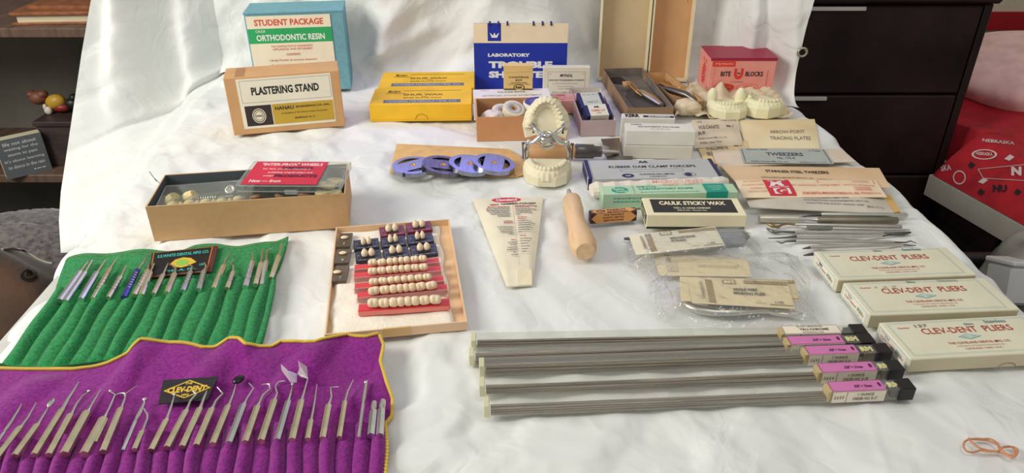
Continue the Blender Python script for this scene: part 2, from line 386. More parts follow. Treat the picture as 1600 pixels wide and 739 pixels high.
# bed corner on the right: mattress, red printed blanket, pink blanket
poly = [(0.865,1.395),(0.935,1.13),(2.0,1.13),(2.0,2.3),(0.93,2.3),(0.93,1.41)]
t = thing('bed', 'bed corner with white mattress edge right of the drawer cabinet', 'bed', (0.9,1.22,FLOOR))
mobj('base', M().prism([(a-0.9,b-1.22) for a,b in [(0.93,1.42),(0.95,1.26),(1.95,1.26),(1.95,2.25),(0.95,2.25)]],0,0.49), darkwood, t)
mobj('mattress', M().prism([(a-0.9,b-1.22) for a,b in poly],0.49,0.535), mat('mattress_white',(196,190,176),0.8,bump=0.2), t)
def zred(x,y):
    e = min(1, (x-0.865-max(0,1.395-y)*0.264)/0.10, (y-1.125)/0.12); e = max(0,e)
    return FLOOR+0.537+0.085*math.sin(e*math.pi/2)+0.008*math.sin(x*23+y*9)*e+0.006*math.sin(y*31-x*11)*e
def redp(u,v): 
    y = 1.132+v*1.0; x0 = 0.867+max(0,1.395-y)*0.264 if y<1.402 else 0.935
    x = x0+u*(1.95-x0); return (x,y,zred(x,y) if 0<u and v>0 else FLOOR+0.537)
t = thing('red_blanket', 'red blanket with white team print on the bed at right', 'blanket', (0,0,0))
redm = M().grid(redp,80,70); redbv = BVHTree.FromPolygons([Vector(p) for p in redm.v], redm.f)
mobj('cloth', redm, mat('red_fleece',(176,26,40),0.8,var=0.08,bump=0.3), t)
pw = mat('print_white',(214,190,186),0.7); pk = mat('print_black',(40,24,28),0.7)
pm = M(); 
def onred(px,py): 
    p_ = hit(px,py,redbv); return p_+Vector((-0.001,-0.001,0.0015))
def redtext(s,px,py,w_,h_,mi,bold=0.02,rot=0):
    v,f = text_geo(s,bold); lo=v.min(0); dd=v.max(0)-lo; vv=(v-lo)/dd-0.5; c_,s_=math.cos(R(rot)),math.sin(R(rot))
    pm.add([onred(px+a*w_*c_+b*h_*s_, py+a*w_*s_-b*h_*c_) for a,b in vv], f, mi)
def redring(px,py,rx,ry,mi,k=0.82):
    n=24; vs=[]
    for i in range(n):
        a=2*math.pi*i/n; vs += [onred(px+rx*math.cos(a),py+ry*math.sin(a)), onred(px+rx*k*math.cos(a),py+ry*k*math.sin(a))]
    pm.add(vs,[(2*i,2*((i+1)%n),2*((i+1)%n)+1,2*i+1) for i in range(n)],mi)
redring(1538,242,20,8,0); redtext('NEBRASKA',1538,241,26,5,0,rot=4); redring(1499,278,10,11,0); redtext('NU',1562,295,22,11,1,0.05)
redtext('SKA',1478,263,16,9,0,rot=-8); redtext('N',1588,268,16,14,0,0.06); redtext('NEBRASKA',1560,222,50,5,0,rot=6)
for a_,b_ in (((1528,265),(1600,258)),((1528,265),(1536,279)),((1536,279),(1600,283))):
    A=onred(*a_);B=onred(*b_); seg=[onred(a_[0]+(b_[0]-a_[0])*k/10,a_[1]+(b_[1]-a_[1])*k/10) for k in range(11)]; pm.tube(seg,0.0008,4,0)
for (x,y) in ((1577,247),(1536,283)): pm.add([onred(x-8,y+2),onred(x+1,y-5),onred(x+8,y-1),onred(x,y+5)],[(0,1,2,3)],0)
for (x,y) in ((1518,258),(1533,300),(1590,300)): pm.add([onred(x-6,y+2),onred(x-1,y-5),onred(x+6,y),onred(x,y+6)],[(0,1,2,3)],1)
mobj('lettering', pm, [pw,pk], t)
lump('pink_blanket', (1.275,1.69,-0.105), (0.275,0.235,0.105), mat('pink_fleece',(238,190,186),0.9,var=0.06,bump=0.35,bs=120,sheen=0.4), 'rumpled pink blanket heaped on the red blanket', 'blanket', 0.035, 96, 60, 0, -0.145)

# black open crate beside the table with a plastic bag and a white tub
t = thing('storage_crate', 'black plastic storage crate on the floor right of the table', 'crate', (0.66,0.62,FLOOR))
ck = mat('crate_black',(22,19,22),0.35,bump=0.05)
W_,D_,H_ = 0.52,0.47,0.50
mobj('body', tray(M(),W_,D_,H_,0.012,0,0,0.01), ck, t)
rim=[(0.03,0,0),(W_-0.03,0,0),(W_,0.03,0),(W_,D_-0.03,0),(W_-0.03,D_,0),(0.03,D_,0),(0,D_-0.03,0),(0,0.03,0),(0.03,0,0)]
mobj('rim', M().tube([(a,b,H_+0.012) for a,b,_ in rim],0.016,8,cap=False), ck, t)
mobj('handle', M().tube([(0.05+0.02*math.cos(a),D_-0.07+0.05*math.sin(a)*1.0,H_+0.01+0.035*math.sin(a)) for a in [math.pi*k/10 for k in range(11)]],0.009,8), ck, t)
cz=FLOOR+0.011
lump('plastic_bag',(0.885,0.985,-0.235),(0.125,0.10,0.135),mat('grey_bag_film',(150,146,138),0.25,var=0.06,bump=0.6,bs=30),'grey plastic bag stuffed into the black crate','bag',0.05,64,40)
o=single('plastic_tub', M().box(0,0,0,0.05,0.05,0.06,0,0.005).box(-0.002,-0.002,0.06,0.052,0.052,0.068,0,0.002), mat('tub_white',(214,212,210),0.4),'white plastic tub lying in the black crate','tub',(0,0,0)); o.location=(0.745,0.915,-0.20); o.rotation_euler=(R(-20),R(8),R(10))

# ------------------------------------------------------------------ table and white cloth
t = thing('folding_table', 'table hidden under the white cloth', 'table', (0,0,FLOOR))
tw = mat('table_white',(200,198,192),0.6)
mobj('tabletop', M().prism([(-0.485,0.32),(0.515,0.32),(0.51,1.05),(0.485,1.30),(-0.55,1.36)],0.70,0.7335), tw, t)
for x,y in ((-0.44,0.38),(0.46,0.38),(-0.5,1.25),(0.44,1.2)): mobj('leg', M().tube([(x,y,0),(x,y,0.70)],0.014,10), tw, t)

RW = np.random.RandomState(11)
waves = []
for k in range(16):
    a = RW.rand()*math.pi; L = RW.uniform(0.05,0.17); waves.append((math.cos(a)*2*math.pi/L, math.sin(a)*2*math.pi/L, RW.rand()*6.28, L))
def tri(x): x = x/(2*math.pi); return 2*abs(2*(x-math.floor(x+0.5)))-1
def crumple(x,y):
    wx = x+0.02*math.sin(7*y+2*x)+0.01*math.sin(19*x-8*y); wy = y+0.02*math.sin(6*x-3*y+1)
    h = 0
    for i,(kx,ky,p,L) in enumerate(waves):
        msk = max(0, math.sin(3.1*x*(1+i%3)+4.7*y*(1+(i*7)%4)*0.7+i*1.7))
        h += L*0.030*tri(kx*wx+ky*wy+p)*msk
    for (x0,y0,dx,dy,wd,am) in ((-0.1,0.7,0.97,0.24,0.004,0.0012),(0.2,0.75,-0.5,0.86,0.004,0.001),(-0.33,1.0,0.3,0.95,0.004,0.0012),(0.1,0.5,0.9,-0.43,0.004,0.0010),(0.33,0.6,0.2,0.98,0.003,0.001)):
        dist = (x-x0)*dy-(y-y0)*dx; h += am*math.exp(-(dist/wd)**2)
    return h
def interp(x, pts):
    if x <= pts[0][0]: return pts[0][1]
    for (a,b),(c_,d_) in zip(pts,pts[1:]):
        if x <= c_: 
            k=(x-a)/(c_-a); k=k*k*(3-2*k); return b+(d_-b)*k
    return pts[-1][1]
XL = lambda y: interp(y,[(0.3,-0.485),(0.63,-0.50),(0.74,-0.524),(0.9,-0.532),(1.06,-0.556),(1.3,-0.575)])
XR = lambda y: interp(y,[(0.3,0.54),(0.64,0.536),(0.85,0.532),(1.05,0.517),(1.24,0.50)])
YB = lambda x: interp(x,[(-0.58,1.47),(-0.3,1.42),(0.0,1.40),(0.25,1.47),(0.38,1.40),(0.44,1.33),(0.52,1.27)])
def flat_h(x,y,keep=True): return -0.0032+max(-0.003,min(0.003,crumple(x,y)))
cloth = M(); NX, NY = 300, 260
def table_pt(u,v):
    yy = 0.29+v*(YB(-0.56+1.08*u)-0.05-0.29)
    xl, xr = XL(yy), XR(yy); x = xl+(xr-xl)*u
    yy = 0.29+v*(YB(x)-0.03-0.29)
    z = flat_h(x,yy); e = min(u,1-u)*(xr-xl)
    if e < 0.012: z -= 0.006*(1-e/0.012)**2
    return (x,yy,z)
cloth.grid(table_pt,NX,NY)
def drop(side):
    def fn(u,v):
        p = table_pt(0.0 if side<0 else 1.0, v); d_ = u*0.40
        return (p[0]+side*(0.006*min(1,d_/0.01)+0.03*u+0.012*math.sin(v*40)*u), p[1], p[2]-d_)
    return fn
cloth.grid(drop(1),20,120)
cloth.grid(lambda u,v: drop(-1)(u,v*0.42),20,60)
def frontd(u,v): p = table_pt(u,0.0); return (p[0],p[1]-0.01-0.01*v,p[2]-0.3*v)
# backdrop: ridge list in picture units lifted onto the curtain plane
rid = []
for (x0,y0,x1,y1,wd,am) in [(590,-30,600,110,26,0.030),(640,-20,560,150,16,0.012),(700,-20,800,30,30,-0.02),(690,90,740,20,40,-0.02),(480,0,470,120,50,-0.012),
        (860,-10,935,70,16,0.016),(900,-20,960,100,18,-0.012),(1160,-20,1150,130,10,0.010),(1182,-20,1185,140,8,-0.012),(1210,0,1205,150,9,0.012),(330,-20,300,120,22,0.014),(370,-20,390,60,20,-0.014),(430,90,560,140,14,0.012),(1110,0,1090,120,24,-0.012),(780,-30,700,120,18,0.010),(640,60,560,105,12,0.010)]:
    a_ = at(x0,y0,1.40); b_ = at(x1,y1,1.40); rid.append((a_.x,a_.z,b_.x,b_.z,wd*0.00125,am))
def folds(x,z):
    s_ = 0
    for (x0,z0,x1,z1,wd,am) in rid:
        dx,dz = x1-x0,z1-z0; L2 = dx*dx+dz*dz; k = ((x-x0)*dx+(z-z0)*dz)/L2; kk = max(-0.3,min(1.2,k))
        dd = math.hypot(x-x0-kk*dx, z-z0-kk*dz); 
        sg = 1.0
        s_ += am*math.exp(-(dd/wd)**2)
    s_ += 0.004*math.sin(9*x+3*z+1)+0.003*math.sin(21*x-6*z)
    return s_
def curtain_pt(u,v):
    x = -0.575+u*(1.075+0.030*smooth(0,1,v)); r_ = 0.05; yb = YB(x); s_ = v*0.62; arc = r_*math.pi/2
    hx = crumple(x,yb-r_+s_)
    if s_ < arc: a = s_/r_; y = yb-r_+r_*math.sin(a); z = r_*(1-math.cos(a)); n = (0,-math.sin(a),math.cos(a))
    else: y = yb+0.02*(s_-arc); z = r_+s_-arc; n = (0,-1,0)
    f = folds(x,z)*smooth(0,0.10,s_)*1.0+hx
    if u > 0.955-0.008*v: f += 0.0016
    b = -0.0032*(1-smooth(0,0.05,s_))
    f = max(f,-0.003) if s_<0.03 else f
    return (x+0.0, y+n[1]*f, z+n[2]*f+b)
cloth.grid(curtain_pt,260,130)
# left flap, from the table edge and curtain border out to its free edge
inner = [table_pt(0,v) for v in [0.405+0.595*k/40 for k in range(41)]]+[curtain_pt(0,k/60) for k in range(1,61)]
OB = [(G(95,395,-0.003)),at(92,345,0.90),at(95,300,1.04),at(104,240,1.15),at(116,160,1.24),at(128,80,1.30),at(142,0,1.34),at(158,-90,1.37),at(175,-200,1.40)]
def outer(t):
    k = t*(len(OB)-1); i = min(int(k),len(OB)-2); f=k-i
    return OB[i].lerp(OB[i+1],f)
def flap_pt(u,v):
    k = v*(len(inner)-1); i = min(int(k),len(inner)-2); I = Vector(inner[i]).lerp(Vector(inner[i+1]),k-i); O_ = outer(v**1.05)
    p = I.lerp(O_,u); w_ = math.sin(math.pi*u)
    w_*=smooth(0,0.25,v)
    f = 0.022*math.sin(u*9.0+v*2.2)*w_+0.012*math.sin(u*15-v*5+1)*w_+crumple(p.x*1.5,p.z*1.5+p.y)*0.5*w_*smooth(0,0.15,v)
    sag = -0.015*w_*smooth(0.1,0.5,v)*(1-smooth(0.5,0.8,v))
    return (p.x-0.3*f, p.y-0.8*f, p.z+0.3*f+sag)
cloth.grid(flap_pt,90,150)
cm = bpy.data.materials.new('white_cotton'); cm.use_nodes = True; nt = cm.node_tree; b = nt.nodes['Principled BSDF']
b.inputs['Base Color'].default_value = (*lin((227,227,223)),1); b.inputs['Roughness'].default_value = 0.75; b.inputs['Sheen Weight'].default_value = 0.15
tc = nt.nodes.new('ShaderNodeTexCoord'); n1 = nt.nodes.new('ShaderNodeTexNoise'); n1.inputs['Scale'].default_value = 9; n1.inputs['Detail'].default_value = 3; n1.inputs['Distortion'].default_value = 0.6
v1 = nt.nodes.new('ShaderNodeTexVoronoi'); v1.feature = 'DISTANCE_TO_EDGE'; v1.inputs['Scale'].default_value = 7
mx = nt.nodes.new('ShaderNodeMix'); mx.data_type = 'VECTOR'; mx.inputs['Factor'].default_value = 0.22
nt.links.new(tc.outputs['Object'], n1.inputs['Vector']); nt.links.new(tc.outputs['Object'], mx.inputs['A']); nt.links.new(n1.outputs['Color'], mx.inputs['B']); nt.links.new(mx.outputs['Result'], v1.inputs['Vector'])
v2 = nt.nodes.new('ShaderNodeTexVoronoi'); v2.inputs['Scale'].default_value = 11; nt.links.new(mx.outputs['Result'], v2.inputs['Vector'])
wv = nt.nodes.new('ShaderNodeTexNoise'); wv.inputs['Scale'].default_value = 900; nt.links.new(tc.outputs['Object'], wv.inputs['Vector'])
rp = nt.nodes.new('ShaderNodeValToRGB'); rp.color_ramp.elements[0].position = 0.0; rp.color_ramp.elements[1].position = 0.06; nt.links.new(v1.outputs['Distance'], rp.inputs[0])
def bump(h, st, dist, prev=None):
    bp = nt.nodes.new('ShaderNodeBump'); bp.inputs['Strength'].default_value = st; bp.inputs['Distance'].default_value = dist; nt.links.new(h, bp.inputs['Height'])
    if prev: nt.links.new(prev, bp.inputs['Normal'])
    return bp.outputs[0]
x_ = bump(n1.outputs['Fac'],0.22,0.02); x_ = bump(v2.outputs['Distance'],0.16,0.02,x_); x_ = bump(rp.outputs[0],0.22,0.002,x_); x_ = bump(wv.outputs['Fac'],0.10,0.0005,x_)
nt.links.new(x_, b.inputs['Normal'])
tc_ = thing('tablecloth', 'white cotton sheet covering the table and hanging up behind as backdrop', 'tablecloth', (0,0,0))
mobj('sheet', cloth, cm, tc_)
# eyelet in the hem at the right border
ep = at(1254,82,1.27); e = min(range(0,131), key=lambda k: abs(curtain_pt(0.97,k/130)[2]-ep.z)); y_ = min(curtain_pt(0.96+0.01*k,e/130)[1] for k in range(4)); ep = at(1254,82,y_-0.004)
Rm = Matrix.Rotation(R(90),3,'X')
m = M(); prof = [(0.0048,0),(0.0062,0.0016),(0.0085,0.0016),(0.0098,0),(0.0085,-0.0006),(0.0062,-0.0006),(0.0048,0)]
m.lathe(prof,(0,0,0),24,mtx=Rm); m.v = [(a+ep.x,b_+ep.y,c_+ep.z) for a,b_,c_ in m.v]; mobj('eyelet', m, mat('eyelet_metal',(190,182,160),0.3,0.9), tc_)
m = M(); m.lathe([(0.0052,0.0003),(0.0052,0.0006)],(0,0,0),20,mtx=Rm); m.v = [(a+ep.x,b_+ep.y,c_+ep.z) for a,b_,c_ in m.v]; mobj('eyelet_hole', m, mat('hole_dark',(12,12,12),0.9), tc_)

# ------------------------------------------------------------------ cartons and boxes on the table
black = mat('ink_black',(28,28,32),0.6); red = mat('ink_red',(172,38,34),0.6); white = mat('ink_white',(236,234,228),0.6); grey = mat('ink_grey',(110,108,104),0.6)
navy = mat('ink_navy',(30,32,84),0.5); green = mat('ink_green',(30,150,140),0.6); blueink = mat('ink_blue',(52,120,150),0.6); faint = mat('ink_faint',(150,142,126),0.7)
cream = mat('card_cream',(238,226,200),0.7,bump=0.05); tan = mat('card_tan',(206,158,108),0.75,bump=0.15,var=0.03); kraft = mat('card_kraft',(204,160,112),0.8,var=0.05,vs=80,bump=0.15)
def carton(name, label, cat, f, mt, r=0.0008, z0=0.0005, part='carton', group=None, lid=None, notch=False):
    A, ang, wd, dp, h = fit(*f, z0=z0)
    t = thing(name, label, cat, A, ang, group)
    if lid:   # telescoping lid over a slightly smaller base
        lm, drop_ = lid
        mobj('base', M().box(0.001,0.001,0,wd-0.001,dp-0.001,h-0.001,0,r), mt, t)
        m = M().box(0,0,h-drop_,wd,dp,h,0,r)
        mobj('lid', m, lm, t)
    else: mobj(part, M().box(0,0,0,wd,dp,h,0,r), mt, t)
    return t, wd, dp, h
# teal student package box
teal = mat('card_teal',(112,164,176),0.7,var=0.04,vs=120,bump=0.1)
t, a, d, h = carton('resin_box','teal upright box with white and green label behind the tan carton','box',((401,146),20,(536,15),(398,4.5)),teal,lid=(teal,0.004))
or_ = mat('ink_orange',(214,84,52),0.6); grn = mat('band_green',(44,168,96),0.6); orl = mat('ink_orange_faint',(206,120,90),0.6)
slab(t,*face('front',a,d,h,0.02,0.06,0.86,0.955),cream,[('r',0,0.63,1,0.83,grn),('t','STUDENT PACKAGE',0.5,0.91,0.82,0.085,0.03,or_),('t','CAULK',0.15,0.795,0.12,0.035,0.01,white),('t','ORTHODONTIC RESIN',0.5,0.705,0.82,0.085,0.03,white),
  ('t','FOR CONSTRUCTION OF ORTHODONTIC',0.5,0.585,0.5,0.028,orl),('t','APPLIANCES AND RETAINERS',0.5,0.545,0.48,0.028,orl),('t','CONTENTS',0.5,0.47,0.17,0.032,0.02,orl),
  ('t','1 Bottle Powder (in accurate dispenser)',0.49,0.39,0.58,0.036,orl),('t','1 Bottle Liquid (1 oz.) Pink',0.4,0.32,0.4,0.036,orl),('t','1 Bottle Liquid (1 oz.) Clear',0.41,0.255,0.41,0.036,orl),('t','1 Bottle Al-Cote (2 oz.) Vial',0.42,0.185,0.43,0.036,orl),('t','1 Brush',0.27,0.12,0.12,0.036,orl),('t','1 Liquid Dropper',0.33,0.055,0.25,0.036,orl)])
# tan plastering carton
t, a, d, h = carton('tan_carton','tan carton with white and mustard label standing before the teal box','box',((366,212),123,(529.5,110),(349,107)),tan)
must = mat('label_mustard',(196,160,52),0.6); drk = mat('label_dark',(52,40,40),0.6)
slab(t,*face('front',a,d,h,0.10,0.10,0.92,0.97),mat('label_cream',(236,228,206),0.6),[('f',0.03,0.52,0.985,0.96,0.003,grey),('t','PLASTERING STAND',0.5,0.745,0.72,0.16,0.035,black),('r',0.04,0.05,0.32,0.46,drk),('r',0.33,0.05,0.99,0.46,must),
  ('o',0.18,0.25,0.072,0.15,0.008,cream),('e',0.18,0.25,0.055,0.115,cream),('o',0.18,0.25,0.045,0.095,0.006,drk),('t','HANAU',0.18,0.25,0.07,0.05,0.03,drk),('t','HANAU',0.46,0.375,0.2,0.075,0.02,black),('t','ENGINEERING CO., INC.',0.77,0.375,0.37,0.045,0.02,black),('t','A Subsidiary of The Wilmot Castle Corporation',0.67,0.26,0.5,0.035,black),('t','BUFFALO, N. Y.',0.67,0.15,0.22,0.04,0.02,black)])
mobj('tape', M().box(0.016,0.004,h,0.030,d-0.006,h+0.0003), mat('tape_brown',(168,118,72),0.5), t)
# two yellow wax boxes
yel = mat('card_yellow',(240,188,40),0.6,var=0.03,bump=0.1); ygr = mat('label_greyblue',(96,100,118),0.6); ydk=mat('ink_olive',(120,92,30),0.6)
A, ang, a, dfull, h = fit((579,190.5),164,(736.7,162),(590,113)); dm = fit((579,190.5),164,(736.7,162),(582.7,138))[3]
def yellow(name,label,y0,d,wx):
    t = thing(name,label,'box',A+Matrix.Rotation(ang,3,'Z')@Vector((wx,y0,0)),ang,'yellow wax boxes')
    mobj('base', M().box(0.0008,0.0008,0,a-0.0008,d-0.0008,h-0.001), yel, t); mobj('lid', M().box(0,0,0.003,a,d,h,0,0.0008), yel, t)
    printed(t,*face('top',a,d,h),[('r',0.13,0.10,0.89,0.27,ygr),('t','MODERN MATERIALS MFG. CO.',0.51,0.185,0.7,0.1,0.02,mat('ink_pale',(170,176,190),0.6)),('t','SHUR WAX',0.51,0.58,0.4,0.11,0.03,ydk),('t','BASE PLATE WAX',0.51,0.39,0.38,0.06,0.02,ydk),('t','PINK',0.52,0.47,0.05,0.04,ydk),('r',0.3,0.815,0.89,0.83,ydk),('t','Modern',0.21,0.78,0.12,0.16,ydk),('p',[(0.13,0.66),(0.32,0.64),(0.32,0.655),(0.13,0.675)],ydk)])
    return t
t = yellow('wax_box','yellow wax box lying nearest the camera, thumb notch in its front',0,dm-0.001,0)
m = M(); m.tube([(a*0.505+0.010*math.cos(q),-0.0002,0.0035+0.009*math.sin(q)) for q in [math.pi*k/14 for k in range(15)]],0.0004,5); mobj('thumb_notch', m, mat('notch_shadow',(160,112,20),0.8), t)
yellow('wax_box','yellow wax box lying directly behind another yellow box',dm+0.001,dfull-dm-0.002,0.004)
# blue flip booklet leaning at the back
A = G(742,140); B = G(884,139); w_=(B-A).length; hh = height_at(A,36)
t = thing('flip_booklet','blue and cream flip booklet standing upright against the backdrop','booklet',A,0)
bl = mat('cover_blue',(30,52,160),0.45); pe = mat('cover_cream',(240,220,186),0.6)
mobj('pages', M().box(0.001,0.0012,0,w_-0.001,0.006,hh-0.002), white, t); mobj('cover', M().box(0,0,0,w_,0.0012,hh), bl, t)
slab(t,Vector((0,0,hh*0.71)),Vector((w_,0,0)),Vector((0,0,hh*0.29)),pe,[('r',0.15,0.1,0.292,1.0,bl),('p',[(0.193,0.27),(0.25,0.27),(0.272,0.52),(0.247,0.43),(0.238,0.36),(0.222,0.53),(0.206,0.36),(0.196,0.43),(0.172,0.52)],white)],'cream_band')
printed(t,*face('front',w_,0,hh),[('t','LABORATORY',0.375,0.53,0.45,0.052,0.05,white),('t','TROUBLE',0.50,0.385,0.69,0.105,0.06,white),('t','SHOOTER',0.50,0.235,0.69,0.105,0.06,white)])
for k,x in enumerate((0.175,0.265,0.36,0.635,0.73,0.82)): mobj('binding_ring', M().tube([(w_*x,-0.0015+0.0045*(1-math.cos(q))/2*2-0.0,hh-0.004+0.0055*math.sin(q)) for q in [math.pi*j/8 for j in range(9)]],0.0020,6,flat=0.8), mat('ring_dark',(30,32,76),0.4), t)
# tan tray box with tape rolls, jar
A, ang, a, d, h = fit((745.5,221),183.5,(884,180.4),(740,154)); Rt = Matrix.Rotation(ang,3,'Z'); TA=A.copy(); Ta,Td,Th=a,d,h
t = thing('open_tan_box','open tan box holding rolls and a blue lidded jar','box',A,ang)
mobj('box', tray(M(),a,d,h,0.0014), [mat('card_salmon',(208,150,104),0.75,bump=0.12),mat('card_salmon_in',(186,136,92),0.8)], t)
def inbox(x,y,z): return TA+Rt@Vector((x,y,z))
def disc(m,r,z0,z1,mi=0,hole=0.0,n=32,c=(0,0),mtx=None,bev=0.0006):
    pr = [(r-bev,z0),(r,z0+bev),(r,z1-bev),(r-bev,z1)]
    if hole: pr = [(hole,z0)]+pr+[(hole,z1),(hole,z0)]
    if hole:
        o=len(m.v); m.lathe(pr,(c[0],c[1],0),n,mi,True,mtx); m.f=m.f[:-2];m.m=m.m[:-2];m.s=m.s[:-2]
        return m
    return m.lathe(pr,(c[0],c[1],0),n,mi,True,mtx)
jar_w = mat('jar_white',(228,220,200),0.35); jb = mat('jar_lid_blue',(40,48,140),0.3)
jl = inbox(a*0.735,d*0.60,0.0025); t = thing('jar','round cream jar with shiny blue lid in the open tan box','jar',jl)
jz = h+0.002; rj=0.0245
mobj('body', M().lathe([(rj-0.003,0),(rj-0.001,0.002),(rj-0.001,jz-0.026),(rj-0.003,jz-0.021)],n=40), jar_w, t)
mobj('lid', M().lathe([(rj,jz-0.021),(rj+0.001,jz-0.019),(rj+0.001,jz-0.001),(rj-0.001,jz)],n=40), jar_w, t)
o = mobj('lid_label', M().lathe([(rj-0.0015,jz),(rj-0.0015,jz+0.0005)],n=40), jb, t)
mobj('lid_disc', M().lathe([(0.016,jz+0.0005),(0.016,jz+0.0009)],n=32), mat('jar_label_violet',(92,98,205),0.2,0.5), t)
tp = mat('tape_cream',(226,212,188),0.5); 
for nm,lb,x,y,z,tx,ty in (('tape_roll','white tape roll tilted on top, at the front of the open tan box',0.43,0.42,h-0.007,24,12),('tape_roll','cream tape roll underneath, tucked left of the tilted roll',0.31,0.55,h-0.014,14,6)):
    t = thing(nm,lb,'tape',inbox(a*x,d*y,z+0.004),0,'tape rolls'); Q = Matrix.Rotation(R(tx),3,'X')@Matrix.Rotation(R(ty),3,'Y')
    m = M(); disc(m,0.0175,-0.005,0.005,0,0.006,36,mtx=Q); mobj('tape', m, tp, t)
    m = M(); disc(m,0.0065,-0.0045,0.0045,0,0.0035,20,mtx=Q); mobj('core', m, mat('core_tan',(190,150,110),0.7), t)
    m = M(); disc(m,0.012,0.005,0.0053,0,0.0065,24,mtx=Q); mobj('side_label', m, mat('tape_label_grey',(190,186,184),0.5), t)
def blob(name,label,cat,loc,r,mt,amp=0.12,nu=32,nv=20,par=None,ff=0):
    ks=[(rg.randn(3)*k,rg.rand()*6.28,amp/k**0.6) for k in (2,3,5,8) for _ in range(2)]
    m=M().ell((0,0,0),r,nu,nv,fn=lambda dv:1+sum(a_*math.sin(k[0]*dv.x+k[1]*dv.y+k[2]*dv.z+p) for k,p,a_ in ks))
    m.s=[not ff]*len(m.s)
    if par: o=mobj(name,m,mt,par); o.location=loc; return o
    o=mobj(name,m,mt); o.location=loc; return tag(o,label,cat)
blob('plaster_lump','white bagged lump at the left end of the open tan box','dental material',inbox(a*0.20,d*0.45,h-0.017),(0.021,0.02,0.014),mat('bagged_white',(222,208,200),0.35,bump=0.4),0.08,ff=1)
blob('plaster_piece','pale plaster piece in the right front of the open tan box','dental material',inbox(a*0.80,d*0.16,h-0.008),(0.019,0.007,0.0085),mat('plaster_pale',(226,206,178),0.8,bump=0.4),0.1,ff=1)
blob('crumpled_wrap','crumpled pale wrapping filling the middle of the open tan box','wrapping',inbox(a*0.45,d*0.45,0.0165),(0.048,0.021,0.0135),mat('wrap_pale',(190,160,128),0.8,bump=0.4),0.08,ff=1)
# flat white box behind the tan box, with the control kit on it
fA = inbox(-0.003,d+0.003,0); t = thing('flat_white_box','flat white printed box behind the open tan box','box',fA,ang); bw=Ta*0.93; bd=0.043; bh=Th
mobj('carton', M().box(0,0,0,bw,bd,bh,0,0.0008), mat('card_white',(232,224,214),0.6), t)
printed(t,*face('top',bw,bd,bh),[('t','CLASS-RITE',0.5,0.62,0.36,0.17,0.03,grey),('t','ARTIFICIAL STONE INVESTMENT',0.5,0.2,0.78,0.15,0.02,faint),('d',0.1,0.82,0.2,0.05,red),('d',0.72,0.82,0.9,0.05,faint),('t','JELENKO',0.5,0.86,0.14,0.08,faint)])
kA = G(787,140,bh+0.001); kB=G(832,139.4,bh+0.001); kw=(kB-kA).length; kh=height_at(kA,103)
kc = mat('card_buff',(226,190,122),0.7); t = thing('control_kit_box','small buff box standing on the flat white box before the blue booklet','box',(kA.x,kA.y,bh+0.0008),0)
kd=0.016
mobj('carton', M().box(0,0,0,kw,kd,kh,0,0.0006), kc, t); mobj('flap', M().add([(0,-0.0004,kh*0.72),(kw,-0.0004,kh*0.78),(kw,-0.0004,kh+0.0004),(0,-0.0004,kh+0.0004),(kw,kd,kh+0.0004),(0,kd,kh+0.0004)],[(0,1,2,3),(3,2,4,5)]), kc, t)
printed(t,*face('front',kw,kd,kh),[('t','CONTROL',0.53,0.53,0.7,0.08,0.02,black),('t','KIT',0.53,0.405,0.23,0.08,0.02,black),('t','STANDARD',0.53,0.3,0.56,0.04,0.02,black),('t','THE RANSOM & RANDOLPH COMPANY',0.53,0.235,0.8,0.03,black),('r',0,0,1,0.045,black),('e',0.53,0.10,0.19,0.13,black),('e',0.53,0.10,0.16,0.105,kc),('t','R&R',0.53,0.10,0.23,0.11,0.05,black)],eps=0.0003)
# wood polishing points card box
A = G(848,148); hh=height_at(A,105.5); B=G(920,147); w_=(B-A).length
t = thing('polishing_points_box','cream printed box standing upright behind the small pink box','box',(A.x,A.y+0.0,0.0005),0)
mobj('carton', M().box(0,0,0,w_,0.014,hh,0,0.0007), mat('card_ivory',(228,220,196),0.6), t)
printed(t,*face('front',w_,0,hh),[('f',0.1,0.03,0.9,0.84,0.006,faint),('t','MYNOL',0.5,0.70,0.27,0.11,0.03,black),('t','WOOD POLISHING POINTS',0.5,0.53,0.76,0.055,0.02,black),('t','For Use in Above Hand Handles',0.48,0.41,0.54,0.03,faint),('t','For Use As Inserts',0.48,0.30,0.36,0.03,faint),('t','WITH CEMENT',0.48,0.21,0.3,0.03,faint),('t','MYNOL CHEMICAL CO., INC.',0.5,0.08,0.6,0.035,grey),('t','No.',0.16,0.76,0.05,0.03,or_),('t','10',0.86,0.76,0.05,0.03,or_)])
